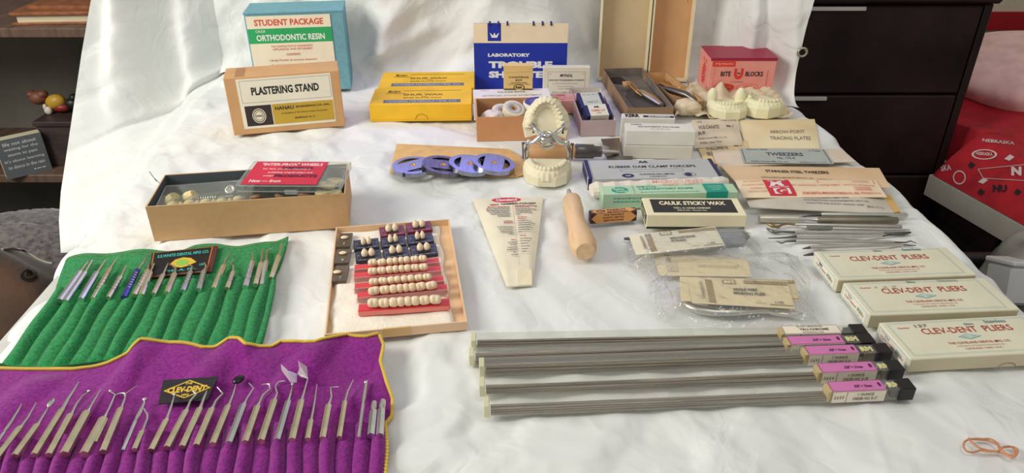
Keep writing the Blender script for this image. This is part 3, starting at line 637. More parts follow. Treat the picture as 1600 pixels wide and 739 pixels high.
# pink flat box, mauve box with small boxes
pkc = mat('card_pink',(214,158,146),0.7,bump=0.1)
t, a, d, h = carton('small_pink_box','small pink printed box lying left of the mauve open box','box',((866,179),158,(908,156),(860,147)),pkc)
printed(t,*face('top',a,d,h),[('t','CORRIS',0.36,0.75,0.3,0.2,0.03,red),('d',0.15,0.45,0.8,0.1,orl),('d',0.25,0.2,0.8,0.1,orl)])
mv = mat('card_mauve',(190,166,164),0.75,bump=0.15); mvi = mat('card_lining',(214,204,190),0.8)
A, ang, a, d, h = fit((906.8,213),188.6,(962.8,187.7),(899.5,136.8))
t = thing('open_mauve_box','open mauve box holding small navy and white boxes','box',A,ang); mobj('box', tray(M(),a,d,h,0.0013), [mv,mvi], t)
MA=A.copy(); MR=Matrix.Rotation(ang,3,'Z')
def small_box(label,x,y,z,w_,d_,h_,rx,rz,items,pale):
    t = thing('rubber_cup_box',label,'box',MA+MR@Vector((x,y,z)),ang+R(rz),'small boxes in the mauve box'); t.rotation_euler=(R(rx),0,ang+R(rz))
    mobj('carton', M().box(0,0,0,w_,d_,h_,0,0.0006), navy, t)
    slab(t,*face('top',w_,d_,h_,0.14,0,0.86,1),pale,items); slab(t,*face('front',w_,d_,h_,0.14,0,0.86,1),pale,[('t','Made in England',0.5,0.5,0.7,0.2,faint)],'side_label')
palel = mat('label_pale',(222,214,196),0.6)
small_box('navy ended box with grey label, rear one in the mauve box',0.008,0.058,h*0.52,0.042,0.052,0.014,8,3,[('d',0.1,0.85,0.9,0.05,faint),('t','RUBBER CUP',0.5,0.35,0.6,0.1,faint),('r',0,0.0,1,0.08,navy)],mat('label_grey',(196,196,180),0.6))
small_box('navy ended box with cream label, front one in the mauve box',0.010,0.012,h*0.60,0.041,0.028,0.016,18,6,[('t','Ash',0.45,0.78,0.28,0.22,0.06,black),('t','RUBBER CUP',0.5,0.45,0.75,0.16,0.02,or_),('t','HARD',0.5,0.22,0.25,0.1,orl)],palel)
# two long brown trays with tall lids standing behind them
brn = mat('card_taupe',(150,120,88),0.75,bump=0.1); brs = mat('lid_tan',(206,182,142),0.75,var=0.015,bump=0.1); bro = mat('lid_orange_tan',(210,162,114),0.75,var=0.015); gsu = mat('grey_suede',(118,108,98),0.9,var=0.1,bump=0.2); dks = mat('dark_suede',(50,42,38),0.95)
crm = mat('lid_edge_cream',(232,220,184),0.7)
def longtray(label,f,inner,rest=None):
    A, ang, a, d, h = fit(*f); t = thing('forceps_tray',label,'box',A,ang,'long open instrument boxes')
    mobj('box', tray(M(),a,d,h,0.0015), [brn,inner], t); return t,A,ang,a,d,h
t,A,ang,a,d,h = longtray('long taupe box lined in grey suede holding a metal matrix holder',((979,193),169.5,(1053,167.5),(942,107)),gsu)
LA,Lang,La,Ld,Lh = A,ang,a,d,h
m = M(); m.box(0.003,0.003,0.002,a-0.003,d-0.003,h*0.42); mobj('suede_insert', m, gsu, t)
m = M(); m.prism([(a*0.30,d*0.12),(a*0.70,d*0.10),(a*0.88,d*0.2),(a*0.75,d*0.4),(a*0.6,d*0.62),(a*0.42,d*0.66),(a*0.25,d*0.45)],h*0.42,h*0.44); mobj('recess', m, mat('recess_grey',(84,78,72),0.95), t)
m = M(); m.prism([(a*0.12,d*0.80),(a*0.35,d*0.76),(a*0.5,d*0.86),(a*0.42,d*0.96),(a*0.10,d*0.94)],h*0.42,h*0.47); mobj('black_cloth', m, dks, t)
chrome = mat('chrome',(214,212,208),0.14,1.0,var=0.02); steel = mat('steel',(222,218,210),0.28,1.0,var=0.04); steeld = mat('steel_dark',(120,116,112),0.35,1.0,var=0.06); brass = mat('brass',(206,164,92),0.25,1.0,var=0.05)
Rl = Matrix.Rotation(ang,3,'Z')
def inl(x,y,z): return LA+Matrix.Rotation(Lang,3,'Z')@Vector((x,y,z))
t = thing('matrix_holder','curved metal instrument with brass clip in the grey lined box','dental instrument',inl(a*0.5,d*0.4,h*0.44),ang)
m = M(); m.tube([(a*0.02,d*0.12,0.006),(a*0.12,d*0.05,0.008),(a*0.24,-d*0.08,0.008),(a*0.36,-d*0.24,0.007)],[0.003,0.008,0.009,0.005],10,flat=0.5); mobj('handle', m, steel, t)
m = M(); m.tube([(-a*0.14,d*0.20,0.014),(-a*0.08,d*0.10,0.012),(-a*0.02,d*0.0,0.010),(a*0.05,-d*0.05,0.008)],[0.002,0.003,0.003,0.001],8); m.tube([(-a*0.06,d*0.2,0.016),(-a*0.05,d*0.1,0.018),(a*0.02,d*0.02,0.012)],0.0012,8); mobj('clip', m, brass, t)
mobj('wooden_pad', M().box(-a*0.22,d*0.17,0.008,-a*0.05,d*0.25,0.014,0,0.001), mat('pad_tan',(196,150,110),0.7), t)
m = M(); m.box(0.0,0,0.0,0.0015,0.0015,0.0015)
# lids: upright, open side to camera
def lid(label,x0,x1,Yf,mt,z1,lean,z0=0.0005):
    wL = x1-x0; t = thing('box_lid',label,'box lid',(x0,Yf,z0),0,'tall upright lids'); dp=0.024
    t.rotation_euler=(-lean,0,R(-1.5))
    m = M(); m.box(0,dp-0.0015,0,wL,dp,z1,0); m.box(0.0015,dp-0.002,0.0015,wL-0.0015,dp-0.0015,z1-0.0015,1)
    for (a0,a1) in ((0,0.0022),(wL-0.0022,wL)): m.box(a0,0,0,a1,dp-0.0015,z1,0)
    m.box(0,0,0,wL,dp-0.0015,0.0015,0); m.box(0,0,z1-0.0015,wL,dp-0.0015,z1,0)
    mobj('lid', m, [crm,mt], t); return t,wL
rb = inl(0,d,0); rb2 = inl(a,d,0)
t,wL = lid('tall tan box lid standing open behind the grey lined box',rb.x-0.0065,rb2.x+0.009,rb.y+0.009,brs,0.25,R(2))
x2 = rb2.x+0.0115
t,wL2 = lid('tall orange tan box lid standing open behind the right instrument box',x2,x2+0.075,rb.y+0.002,bro,0.25,R(2))
printed(t,Vector((wL2-0.016,0.0223,0.06)),Vector((0.01,0,0)),Vector((0,0,0.15)),[('r',0.5-0.04,y_,0.54,y_+0.03,dks) for y_ in (0.1,0.2,0.33,0.5,0.55,0.62,0.68,0.74,0.8,0.9)],'stains')
A2 = G(1055,180); 
fb = G(1101,157,Lh); rbk = G(1016,114,Lh); 
A, ang, a, d, h = fit((1055,180),160,(1101,157.5),(1017,114))
# keep it clear of the first tray
t,A,ang,a,d,h = longtray('long taupe box with tan bottom holding wire pliers, right of the grey lined box',((1060,181),161,(1102,158),(1019,113)),mat('tray_tan',(206,162,108),0.8,var=0.05))
t2 = thing('wire_instrument','steel plier with looped wire in the right instrument box','dental instrument',t.location+Matrix.Rotation(ang,3,'Z')@Vector((a*0.42,d*0.38,0.006)),ang)
m = M(); m.tube([(-0.016,0.034,0.012),(-0.004,0.006,0.014),(0.012,-0.022,0.014),(0.020,-0.040,0.010)],[0.003,0.006,0.006,0.003],8); mobj('handle', m, steeld, t2)
m = M(); m.tube([(-0.012+0.03*k/20+0.010*math.cos(k*0.42),0.012-0.02*k/20+0.026*math.sin(k*0.42),0.022+0.0006*k) for k in range(16)],0.0009,6); mobj('wire_loop', m, brass, t2)
mobj('dark_cloth', M().prism([(-0.022,0.042),(-0.006,0.030),(0.002,0.05),(-0.004,0.062),(-0.012,0.056)],0.004,0.009), dks, t2)
# bite blocks box
bp_ = mat('card_coral',(240,154,140),0.6,var=0.03); mar = mat('card_maroon',(158,30,62),0.45); rr_ = mat('print_red',(226,62,50),0.55)
t, a, d, h = carton('coral_box','coral printed box with maroon top standing at the right rear','box',((1103,156),91,(1215,91),(1100,72)),bp_)
mobj('lid_top', M().box(-0.0004,-0.0004,h-0.001,a*0.36,d+0.0004,h+0.0006).box(a*0.64,-0.0004,h-0.001,a+0.0004,d+0.0004,h+0.0006).box(a*0.36,-0.0004,h-0.001,a*0.64,d-0.003,h+0.0006).box(-0.0004,-0.0005,h*0.94,a+0.0004,0.0002,h), mar, t)
U_ = [(0.36,0.80),(0.42,0.80),(0.42,0.63),(0.44,0.585),(0.47,0.585),(0.49,0.63),(0.49,0.80),(0.55,0.80),(0.55,0.62),(0.52,0.53),(0.485,0.50),(0.425,0.50),(0.39,0.53),(0.36,0.62)]
L_ = [(0.36,0.80),(0.42,0.80),(0.42,0.63),(0.39,0.53),(0.36,0.62)]; 
its = [('r',0.03,0.80,0.38,0.93,rr_),('t','Hygienic',0.21,0.865,0.27,0.07,0.03,bp_),('t','BITE',0.25,0.63,0.155,0.115,0.03,black),('t','BLOCKS',0.685,0.63,0.27,0.115,0.03,black),
 ('p',[(0.375,0.76),(0.415,0.76),(0.415,0.62),(0.375,0.60)],rr_),('p',[(0.475,0.76),(0.515,0.76),(0.515,0.60),(0.475,0.62)],rr_),('p',[(0.375,0.605),(0.415,0.62),(0.43,0.585),(0.46,0.585),(0.475,0.62),(0.515,0.605),(0.49,0.53),(0.46,0.505),(0.43,0.505),(0.40,0.53)],rr_),('t','WAX',0.445,0.645,0.05,0.04,0.04,black),
 ('t','U FORMED',0.44,0.44,0.19,0.022,grey),('e',0.25,0.315,0.155,0.085,rr_),('t','FIRM RED WAX',0.25,0.315,0.22,0.04,bp_),('o',0.61,0.315,0.17,0.085,0.004,rr_),('t','12 BLOCKS',0.61,0.34,0.13,0.03,red),('t','PROFESSIONAL PACK',0.61,0.295,0.26,0.03,red),('t','THE HYGIENIC DENTAL MANUFACTURING CO.',0.5,0.16,0.72,0.035,red),('t','AKRON, OHIO, U.S.A.',0.5,0.085,0.45,0.035,red),('r',0.885,0.30,0.89,0.72,red),('e',0.885,0.20,0.05,0.085,rr_),('e',0.885,0.22,0.018,0.035,bp_),('e',0.885,0.155,0.03,0.025,bp_),('r',0.07,0.15,0.073,0.78,red)]
printed(t,*face('front',a,d,h),its)
printed(t,*face('left',a,d,h),[('t','BITE BLOCKS',0.5,0.5,0.08,0.5,0.02,rr_)]+[('t',c_,0.5,0.82-0.075*k,0.3,0.055,0.03,rr_) for k,c_ in enumerate('HYGIENIC') ])

# ------------------------------------------------------------------ teeth and casts
plaster = mat('plaster_ivory',(232,222,190),0.6,var=0.03,vs=60,bump=0.15,bs=200); plasty = mat('plaster_yellow',(236,230,190),0.55,var=0.03,bump=0.12)
ivory = mat('tooth_ivory',(240,216,180),0.3,var=0.04,vs=120,spec=0.6)
def tooth(m, c, kind, ang, s=1.0, mtx=None, mi=0, nu=12, nv=8):
    rx, ry, rz = {'i':(0.0043,0.0030,0.0058),'c':(0.0040,0.0036,0.0058),'p':(0.0037,0.0043,0.0046),'m':(0.0053,0.0052,0.0046)}[kind]
    Rz = Matrix.Rotation(ang,3,'Z')
    def fn(d):
        k = 1.0
        if kind in 'mp':
            b = math.atan2(d.y,d.x); k += (0.16 if kind == 'm' else 0.06)*math.cos(4*b+math.pi)*max(0,d.z)*(1-max(0,d.z)**4) - 0.20*max(0,d.z)**6
            k += 0.05*math.cos(4*b+math.pi)*(1-abs(d.z))
        else: k += 0.10*max(0,d.z)*abs(d.x) - 0.02
        if d.z < -0.2: k *= 1-0.18*(-d.z-0.2)
        return k
    Q = (mtx.to_3x3() @ Rz) if mtx else Rz
    m.ell(c, (rx*s, ry*s, rz*s), nu, nv, mi, Q, fn); return m
KINDS = 'mmppciiiicppmm'
def cast(t, mt, s=1.0, upper=False, Q=None, base_h=0.012, missing=(), ax=0.0245, ay=0.040, prof=1.0):
    """dental cast: base, gum ridge with palate or floor, fourteen teeth; Q maps the local frame (z = biting side)"""
    Q = Q or Matrix.Identity(4)
    def T(p): return Q @ Vector((p[0]*s,p[1]*s,p[2]*s))
    out = [(-0.033,0.006),(-0.034,-0.012),(-0.027,-0.036),(-0.012,-0.047),(0.012,-0.047),(0.027,-0.036),(0.034,-0.012),(0.033,0.006),(0.020,0.010),(-0.020,0.010)] if not upper else [(-0.032,0.008),(-0.033,-0.014),(0.0,-0.050),(0.033,-0.014),(0.032,0.008),(0.016,0.012),(-0.016,0.012)]
    if upper: out = [(-0.030,0.010),(-0.034,-0.008),(-0.030,-0.026),(-0.016,-0.044),(0,-0.049),(0.016,-0.044),(0.030,-0.026),(0.034,-0.008),(0.030,0.010),(0.016,0.006),(-0.016,0.006)]
    m = M(); m.prism([(a,b) for a,b in out],0,base_h); n=len(out)
    # sloping shoulder up to the ridge
    top = [(a*0.93,b*0.93+0.0005) for a,b in out]; vs=[(a,b,base_h) for a,b in out]+[(a,b,base_h+0.004) for a,b in top]
    m.add(vs,[(i,(i+1)%n,n+(i+1)%n,n+i) for i in range(n)]+[tuple(range(n,2*n))],0,False)
    m.v=[tuple(T(p)) for p in m.v]; mobj('base', m, mt, t)
    m = M(); L=40; rz=base_h+0.006
    def arch(f): a=R(-84+168*f); return (ax*math.sin(a), -ay*math.cos(a))
    def ridge(u,v):
        x,y=arch(u); x2,y2=arch(min(1,u+0.01)); x1,y1=arch(max(0,u-0.01)); tx,ty=x2-x1,y2-y1; l=math.hypot(tx,ty); nx,ny=ty/l,-tx/l
        q=math.pi*(v); wob=1+0.10*math.sin(u*14*2*math.pi); rr=0.0085 if not upper else 0.0088
        return T((x+nx*math.cos(q)*rr*wob, y+ny*math.cos(q)*rr*wob, base_h-0.004+ (rz-base_h+0.004+0.003)*math.sin(q)**0.7))
    m.grid(ridge,60,10)
    dome = 0.010 if upper else 0.004
    def floor_(u,v):
        x,y=arch(u); k=1-v
        return T((x*k*0.94, y*0.94*(1 if abs(y)<1 else 1)+(0.0 if v<0.001 else 0.0), rz+0.001-dome*math.sin(math.pi/2*min(1,v*1.6))-0.002*math.sin(v*9)*0.1))
    m.grid(floor_,40,8)
    mobj('gum_ridge', m, mt, t)
    # arc length positions
    S=[0]; P=[arch(k/200) for k in range(201)]
    for k in range(200): S.append(S[-1]+math.dist(P[k],P[k+1]))
    wds={'m':0.0100,'p':0.0068,'c':0.0074,'i':0.0070}; tot=sum(wds[k] for k in KINDS); sc=(S[-1]*0.94)/tot; pos=S[-1]*0.03
    for i,k in enumerate(KINDS):
        w_=wds[k]*sc; c_=pos+w_/2; pos+=w_
        if i in missing: continue
        j=min(range(201),key=lambda q:abs(S[q]-c_)); x,y=P[j]; x2,y2=P[min(200,j+1)]; x1,y1=P[max(0,j-1)]
        m=M(); tooth(m, T((x*1.02,y*1.03,rz+0.0035)), k, math.atan2(y2-y1,x2-x1), s*sc*1.02, Q); mobj('tooth', m, mt, t)
# articulated casts in the middle of the table
A = G(857,292,0.0005)
t = thing('articulated_casts','plaster upper and lower jaw casts joined by a chrome hinge, middle of the table','dental model',(A.x,A.y+0.047,0.0005),R(-3))
cast(t, plaster, 1.0, False, base_h=0.013)
Qu = Matrix.Translation((-0.004,0.046,0.050)) @ Matrix.Rotation(R(70),4,'X') @ Matrix.Scale(-1,4,(0,1,0)) 
Qu = Matrix.Translation((-0.003,0.045,0.046)) @ Matrix.Rotation(R(72),4,'X') @ Matrix.Rotation(R(180),4,'Z')
cast(t, plaster, 1.0, True, Q=Qu, base_h=0.012, missing=(12,), ax=0.0235)
hz = 0.036
for sg in (-1,1):
    m = M(); m.tube([(sg*0.029,0.012,0.014),(sg*0.030,0.010,0.029),(sg*0.0265,0.007,0.041)],[0.0028,0.0034,0.0036],10); m.ell((sg*0.0265,0.006,0.043),(0.0042,0.0042,0.0050)); mobj('hinge_post', m, chrome, t)
m = M(); 
m.tube([(-0.027,0.005,0.041),(-0.018,0.002,0.045),(-0.009,0.004,0.054),(-0.003,0.006,0.058)],[0.0026,0.0040,0.0042,0.0040],10)
m.tube([(0.026,0.005,0.041),(0.016,0.002,0.046),(0.007,0.004,0.055),(-0.001,0.006,0.058)],[0.0026,0.0040,0.0042,0.0040],10)
m.tube([(-0.010,0.000,0.040),(0.0,-0.001,0.037),(0.010,0.001,0.042)],[0.0018,0.0026,0.0018],8)
m.ell((-0.002,0.000,0.048),(0.010,0.006,0.008)); mobj('hinge_yoke', m, chrome, t)
for sg in (-1,1): m = M(); m.tube([(sg*0.007,0.006,0.054),(sg*0.0175,0.011,0.062),(sg*0.0225,0.018,0.066),(sg*0.0205,0.016,0.053)],[0.004,0.0034,0.0028,0.002],8,flat=0.5); mobj('mounting_arm', m, chrome, t)
m = M(); m.lathe([(0.0045,0),(0.0075,0),(0.0078,0.002),(0.0065,0.0035),(0.0045,0.0032)],(-0.001,0.002,0.056),20); mobj('thumb_nut', m, chrome, t)
for sg in (-1,1): m = M(); m.tube([(sg*0.0345,0.012,0.016),(sg*0.035,0.008,0.040)],0.0011,6); m.tube([(sg*0.032,0.010,0.040),(sg*0.0365,0.009,0.040)],0.0018,6); mobj('spring', m, steeld, t)

# spatula with wooden handle lying behind the casts
A = G(822,236,0.012); B = G(898,236,0.012); C_ = G(940,237,0.011); D_ = G(958,238,0.008)
t = thing('plaster_spatula','wooden handled spatula with steel ferrule lying behind the jointed casts','spatula',(A.x,A.y,0.0005))
wood = mat('light_wood',(214,166,116),0.5,var=0.05,vs=14,stretch=(1,8,8),bump=0.1)
of=(A.x,A.y,0.0005)
m=M(); m.tube([A+Vector((0,0,0)),A+Vector((0.008,0,0)),A.lerp(B,0.4),A.lerp(B,0.8),B],[0.006,0.0115,0.0125,0.0105,0.0095],16); mobj('handle',m,wood,t,of)
m=M(); m.tube([B,B.lerp(C_,0.05),B.lerp(C_,0.7),B.lerp(C_,0.72),C_],[0.0100,0.0108,0.0104,0.0085,0.0078],20); mobj('ferrule',m,mat('ferrule_steel',(112,108,104),0.38,1.0,var=0.1),t,of)
m=M(); m.tube([C_,D_,G(966,238,0.006)],[0.0034,0.0034,0.003],12); mobj('tang',m,steel,t,of)
m=M(); bl_=[G(x,y,0.0040) for x,y in ((939,217),(975,215),(990,226),(988,250),(950,250),(944,240),(952,237),(952,229),(942,226))]; m.prism(bl_,0.0028,0.0040); mobj('blade',m,mat('blade_steel',(150,146,142),0.22,1.0,var=0.08),t,of)

# manila envelope with four metal discs
A = G(608,268); man = mat('manila',(220,176,112),0.7,var=0.05,vs=50,bump=0.35,bs=60)
def sheet(name,label,cat,px,mt,z=0.001,th=0.0006,puff=0.0,group=None,items=None,nu=14,nv=8,wav=0.0006,rtn=False,tlt=0.0):
    """paper item from four picture corners TL,TR,BR,BL laid at height z; slightly puffed and wavy"""
    TL,TR,BR,BL = [G(a_,b_,z+th+puff*0.3) for a_,b_ in px]; c = (TL+TR+BR+BL)/4; o=Vector((c.x,c.y,z))
    def P(u,v,top=True):
        p = BL.lerp(BR,u).lerp(TL.lerp(TR,u),v); e=min(u,1-u,v,1-v); k=min(1,e/0.25)
        zz = z + (th + puff*math.sin(k*math.pi/2)+wav*(0.5+0.5*math.sin(u*13+v*7))*min(1,e*10) if top else 0) + tlt*v
        return Vector((p.x-o.x,p.y-o.y,zz-o.z))
    m=M(); m.grid(lambda u,v:P(u,v),nu,nv); m.grid(lambda u,v:P(1-u,v,False),nu,nv)
    B_=[(i/nu,0) for i in range(nu+1)]+[(1,j/nv) for j in range(1,nv+1)]+[(i/nu,1) for i in range(nu-1,-1,-1)]+[(0,j/nv) for j in range(nv-1,0,-1)]
    n=len(B_); m.add([P(a,b) for a,b in B_]+[P(a,b,False) for a,b in B_],[(i,n+i,n+(i+1)%n,(i+1)%n) for i in range(n)])
    t=thing(name,label,cat,o,0,group); mobj('paper',m,mt,t)
    if items:
        k=2
        O=P(0,0); U=P(1,0)-P(0,0); V=P(0,1)-P(0,0)
        pr=printed(t,(0,0,0),(1,0,0),(0,1,0),items,eps=0.0,sub=True)
        me=pr.data
        asp=U.length/V.length
        for vtx in me.vertices:
            lay=vtx.co.z; q=P(max(0,min(1,vtx.co.x)),max(0,min(1,vtx.co.y))); vtx.co=(q.x,q.y,q.z+0.0005+lay*1.5)
    return (t,P)
t,P=sheet('manila_envelope','creased manila envelope lying under the four metal discs','envelope',((620,223.5),(794,231.5),(806,276),(608.5,268)),man,0.0012,0.0008,0.0035)
m=M(); fp=[G(x,y,0.003)-t.location for x,y in ((793,231.5),(812,243),(825,264),(823,271),(805,276))]; m.add(fp+[p-Vector((0,0,0.0016)) for p in fp],[(4,3,2,1,0),(5,6,7,8,9)]+[((i+1)%5,i,5+i,5+(i+1)%5) for i in range(5)]); mobj('flap',m,man,t)
dsc = mat('disc_steel',(150,152,170),0.22,1.0,var=0.05,vs=40,stretch=(8,1,1),bump=0.05); dsd = mat('disc_steel_dark',(112,108,116),0.34,1.0,var=0.12,vs=40,stretch=(8,1,1)); brh=mat('hub_brass',(214,160,110),0.35,1.0)
def cutdisc(m, r, h, slots, hub, mi=0, n=64):
    """disc with kidney cut-outs and a hub hole, built as a radial/cell plate"""
    cells=M(); NR=22; NA=96
    def solid(x,y):
        rr=math.hypot(x,y)
        if rr<hub: return False
        for (a0,sd) in slots:
            # segment shaped opening: beyond a chord, inside the rim band
            cx,cy=math.cos(a0),math.sin(a0); dd=x*cx+y*cy
            if dd>r*0.47 and rr<r*0.77: return False
        return True
    rs=[hub]+[hub+(r-hub)*k/NR for k in range(1,NR+1)]
    vt={}
    def V_(i,j,top):
        k=(i,j%NA,top)
        if k not in vt:
            a=2*math.pi*j/NA; vt[k]=len(cells.v); cells.v.append((rs[i]*math.cos(a),rs[i]*math.sin(a),h if top else 0))
        return vt[k]
    S=[[solid((rs[i]+rs[i+1])/2*math.cos(2*math.pi*(j+.5)/NA),(rs[i]+rs[i+1])/2*math.sin(2*math.pi*(j+.5)/NA)) for j in range(NA)] for i in range(NR)]
    fs=[]
    for i in range(NR):
        for j in range(NA):
            if not S[i][j]: continue
            fs.append((V_(i,j,1),V_(i+1,j,1),V_(i+1,j+1,1),V_(i,j+1,1))); fs.append((V_(i,j,0),V_(i,j+1,0),V_(i+1,j+1,0),V_(i+1,j,0)))
            if i==NR-1 or not S[i+1][j]: fs.append((V_(i+1,j,0),V_(i+1,j+1,0),V_(i+1,j+1,1),V_(i+1,j,1)))
            if i==0 or not S[i-1][j]: fs.append((V_(i,j+1,0),V_(i,j,0),V_(i,j,1),V_(i,j+1,1)))
            if not S[i][(j+1)%NA]: fs.append((V_(i+1,j+1,0),V_(i,j+1,0),V_(i,j+1,1),V_(i+1,j+1,1)))
            if not S[i][(j-1)%NA]: fs.append((V_(i,j,0),V_(i+1,j,0),V_(i+1,j,1),V_(i,j,1)))
    cells.f=fs; cells.m=[mi]*len(fs); cells.s=[False]*len(fs); return cells
rd=0.0300; th=0.0062; xs=[]
for k,(px,py,slots,dk,lb) in enumerate([(646,261.5,((R(125),1),(R(-55),1)),0,'leftmost metal disc lying flat, slanted openings, on the manila envelope'),(692,261.5,((R(92),1),(R(-88),1)),1,'second metal disc from the left, dull dark face'),(734,260,((R(178),1),(R(-2),1)),0,'third metal disc from the left, violet sheen, partly covered'),(771,258.5,((R(176),1),(R(-4),1)),0,'rightmost metal disc, top of the overlapping row, both openings visible')]):
    p=G(px,py,0.012 if k else 0.008); tl=0 if k==0 else R(8.2)
    t=thing('metal_disc',lb,'metal disc',(p.x,p.y,(0.0058 if k==0 else 0.0058+rd*math.sin(tl)+0.0004)),0,'metal discs on the envelope'); t.rotation_euler=(0,tl,0)
    mobj('plate',cutdisc(None,rd,th,slots,0.0042),dsd if dk else dsc,t)
    m=M(); m.lathe([(0.0026,-0.0002),(0.0041,-0.0002),(0.0041,th+0.0003),(0.0026,th+0.0003),(0.0026,-0.0002)],n=20); m.f=m.f[:-2];m.m=m.m[:-2];m.s=m.s[:-2]; mobj('hub',m,brh,t)
    if k==0: m=M(); m.box(-0.0115,-0.0293,0.001,-0.0085,-0.0268,th+0.0001); mobj('notch',m,mat('notch_dark',(50,48,50),0.6),t)

# ------------------------------------------------------------------ triangular printed envelope
pap = mat('paper_cream',(234,224,198),0.75,var=0.03,vs=20,bump=0.3,bs=50)
rp_=mat('print_crimson',(214,46,66),0.6)
its=[('e',0.47,0.955,0.21,0.042,rp_),('t','Cleveland',0.47,0.955,0.30,0.045,0.03,white),('t','HOT',0.28,0.875,0.135,0.024,0.04,red),('t','HAMMER-FORGED',0.64,0.885,0.52,0.024,0.03,black)]
def row(x0,x1,y,mt,hh=0.011): return ('d',x0,y,x1,hh,mt)
for k,(y,x0,x1) in enumerate([(0.84,0.16,0.50),(0.815,0.13,0.50),(0.79,0.13,0.50),(0.765,0.16,0.49),(0.74,0.18,0.50),(0.715,0.28,0.49)]): its.append(row(x0,x1,y,red if k==0 else grey))
for k,(y,x0,x1) in enumerate([(0.845,0.58,0.92),(0.83,0.58,0.80),(0.80,0.58,0.93),(0.775,0.58,0.84),(0.75,0.58,0.86),(0.725,0.58,0.66)]): its.append(row(x0,x1,y,red if k<2 else grey))
for k,(y,x0,x1) in enumerate([(0.645,0.36,0.52),(0.625,0.36,0.52),(0.575,0.22,0.52),(0.545,0.24,0.51),(0.515,0.26,0.52),(0.49,0.40,0.51),(0.42,0.44,0.54),(0.39,0.36,0.55),(0.365,0.40,0.54),(0.335,0.32,0.54),(0.31,0.30,0.54),(0.28,0.43,0.53),(0.255,0.38,0.54)]): its.append(row(x0,x1,y,red if k in(0,1,6) else grey))
for k,(y,x0,x1) in enumerate([(0.68,0.61,0.78),(0.66,0.61,0.75),(0.63,0.61,0.86),(0.605,0.61,0.92),(0.58,0.61,0.84),(0.55,0.61,0.88),(0.525,0.61,0.82),(0.50,0.61,0.68),(0.455,0.63,0.76),(0.42,0.63,0.88),(0.395,0.63,0.84),(0.365,0.63,0.8),(0.335,0.64,0.84),(0.305,0.65,0.8),(0.28,0.65,0.76)]): its.append(row(x0,x1,y,red if k in(0,1,8) else grey))
its += [('r',0.543,0.15+0.0175*k,0.551,0.158+0.0175*k+0.003,red) for k in range(40)]
t,P=sheet('hammer_forged_envelope','tapering cream paper envelope with red oval print, middle of the table','envelope',((738,309),(849,306),(832,444),(792,446)),pap,0.0008,0.0012,0.004,None,its,nu=16,nv=20,wav=0.0004)
m=M(); fl=[Vector(P(u,v))+Vector((0,0,0.0008)) for u,v in ((0.42,0.0),(0.98,0.0),(0.92,0.13),(0.50,0.13))]; m.add(fl+[p-Vector((0,0,0.0006)) for p in fl],[(0,1,2,3),(0,4,5,1),(1,5,6,2),(2,6,7,3),(3,7,4,0)]); mobj('folded_flap',m,mat('paper_fold',(240,224,190),0.7,bump=0.2),t)

# turned wooden handle with steel tip
q=[(888.5,297,0.013,0.0025),(890,306,0.0125,0.0042),(892.5,311,0.0125,0.0045)]
hb_=[(892.5,311,0.0125,0.0075),(893.5,314,0.0125,0.0118),(896,328,0.0125,0.0125),(899,342,0.0125,0.0108),(902.5,355,0.0125,0.0112),(907,370,0.0130,0.0142),(911,382,0.0132,0.0155),(913.5,390,0.0130,0.0140),(914.5,393,0.0130,0.0105)]
A=G(905,360); t=thing('wooden_handle_tool','turned pale wooden handle with short steel tip right of the tapering envelope','hand tool',(A.x,A.y,0.0005)); of=(A.x,A.y,0.0005)
k_=lambda L:([G(a,b,c+0.003) for a,b,c,_ in L],[r for *_,r in L])
m=M(); m.tube(*k_(q),n=12); mobj('steel_tip',m,steel,t,of)
m=M(); m.tube(*k_(hb_),n=24); mobj('handle',m,mat('pale_wood',(226,188,146),0.5,var=0.05,vs=16,stretch=(8,1,8),bump=0.1),t,of)

# ------------------------------------------------------------------ middle right cartons
wht=mat('card_offwhite',(226,222,210),0.65,bump=0.06,var=0.02); whd=mat('card_offwhite_warm',(214,206,190),0.65)
t,a,d,h = carton('low_white_box','lower white box under the printed white box','box',((974,247),227,(1083,229.5),(980,208)),whd); z1=h+0.0008
K=(t.location.x,t.location.y,t.rotation_euler.z,a,d,h)
dd=d
t=thing('compound_box','white printed box stacked on the lower white box','box',(K[0]+0.001,K[1]+0.0005,z1),K[2]+R(0.8)); a2=a*1.01; d2=0.030; 
h2=height_at(Vector((K[0],K[1],z1)),203.5)
mobj('carton', M().box(0,0,0,a2,d2,h2,0,0.001), wht, t); printed(t,*face('top',a2,d2,h2),[('t','KERR',0.17,0.78,0.16,0.16,0.03,grey),('t','GAS AUTOMATIC GUN GAUZE',0.48,0.5,0.6,0.15,0.02,black),('t','For All Models',0.5,0.2,0.28,0.1,faint)])
t3=thing('modeling_compound_box','narrow white box printed in black, directly behind the stacked white boxes','box',(K[0]+0.002,K[1]+max(dd,d2)+0.004,0.0005),K[2]); h3=z1+h2-0.0005
mobj('carton', M().box(0,0,0,a*0.80,0.018,h3,0,0.0008), wht, t3); printed(t3,*face('top',a*0.80,0.018,h3),[('t','KERR',0.20,0.5,0.27,0.8,0.06,black),('r',0.40,0.15,0.98,0.6,navy),('t','BITE IMPRESSION',0.7,0.38,0.4,0.28,0.03,white)])
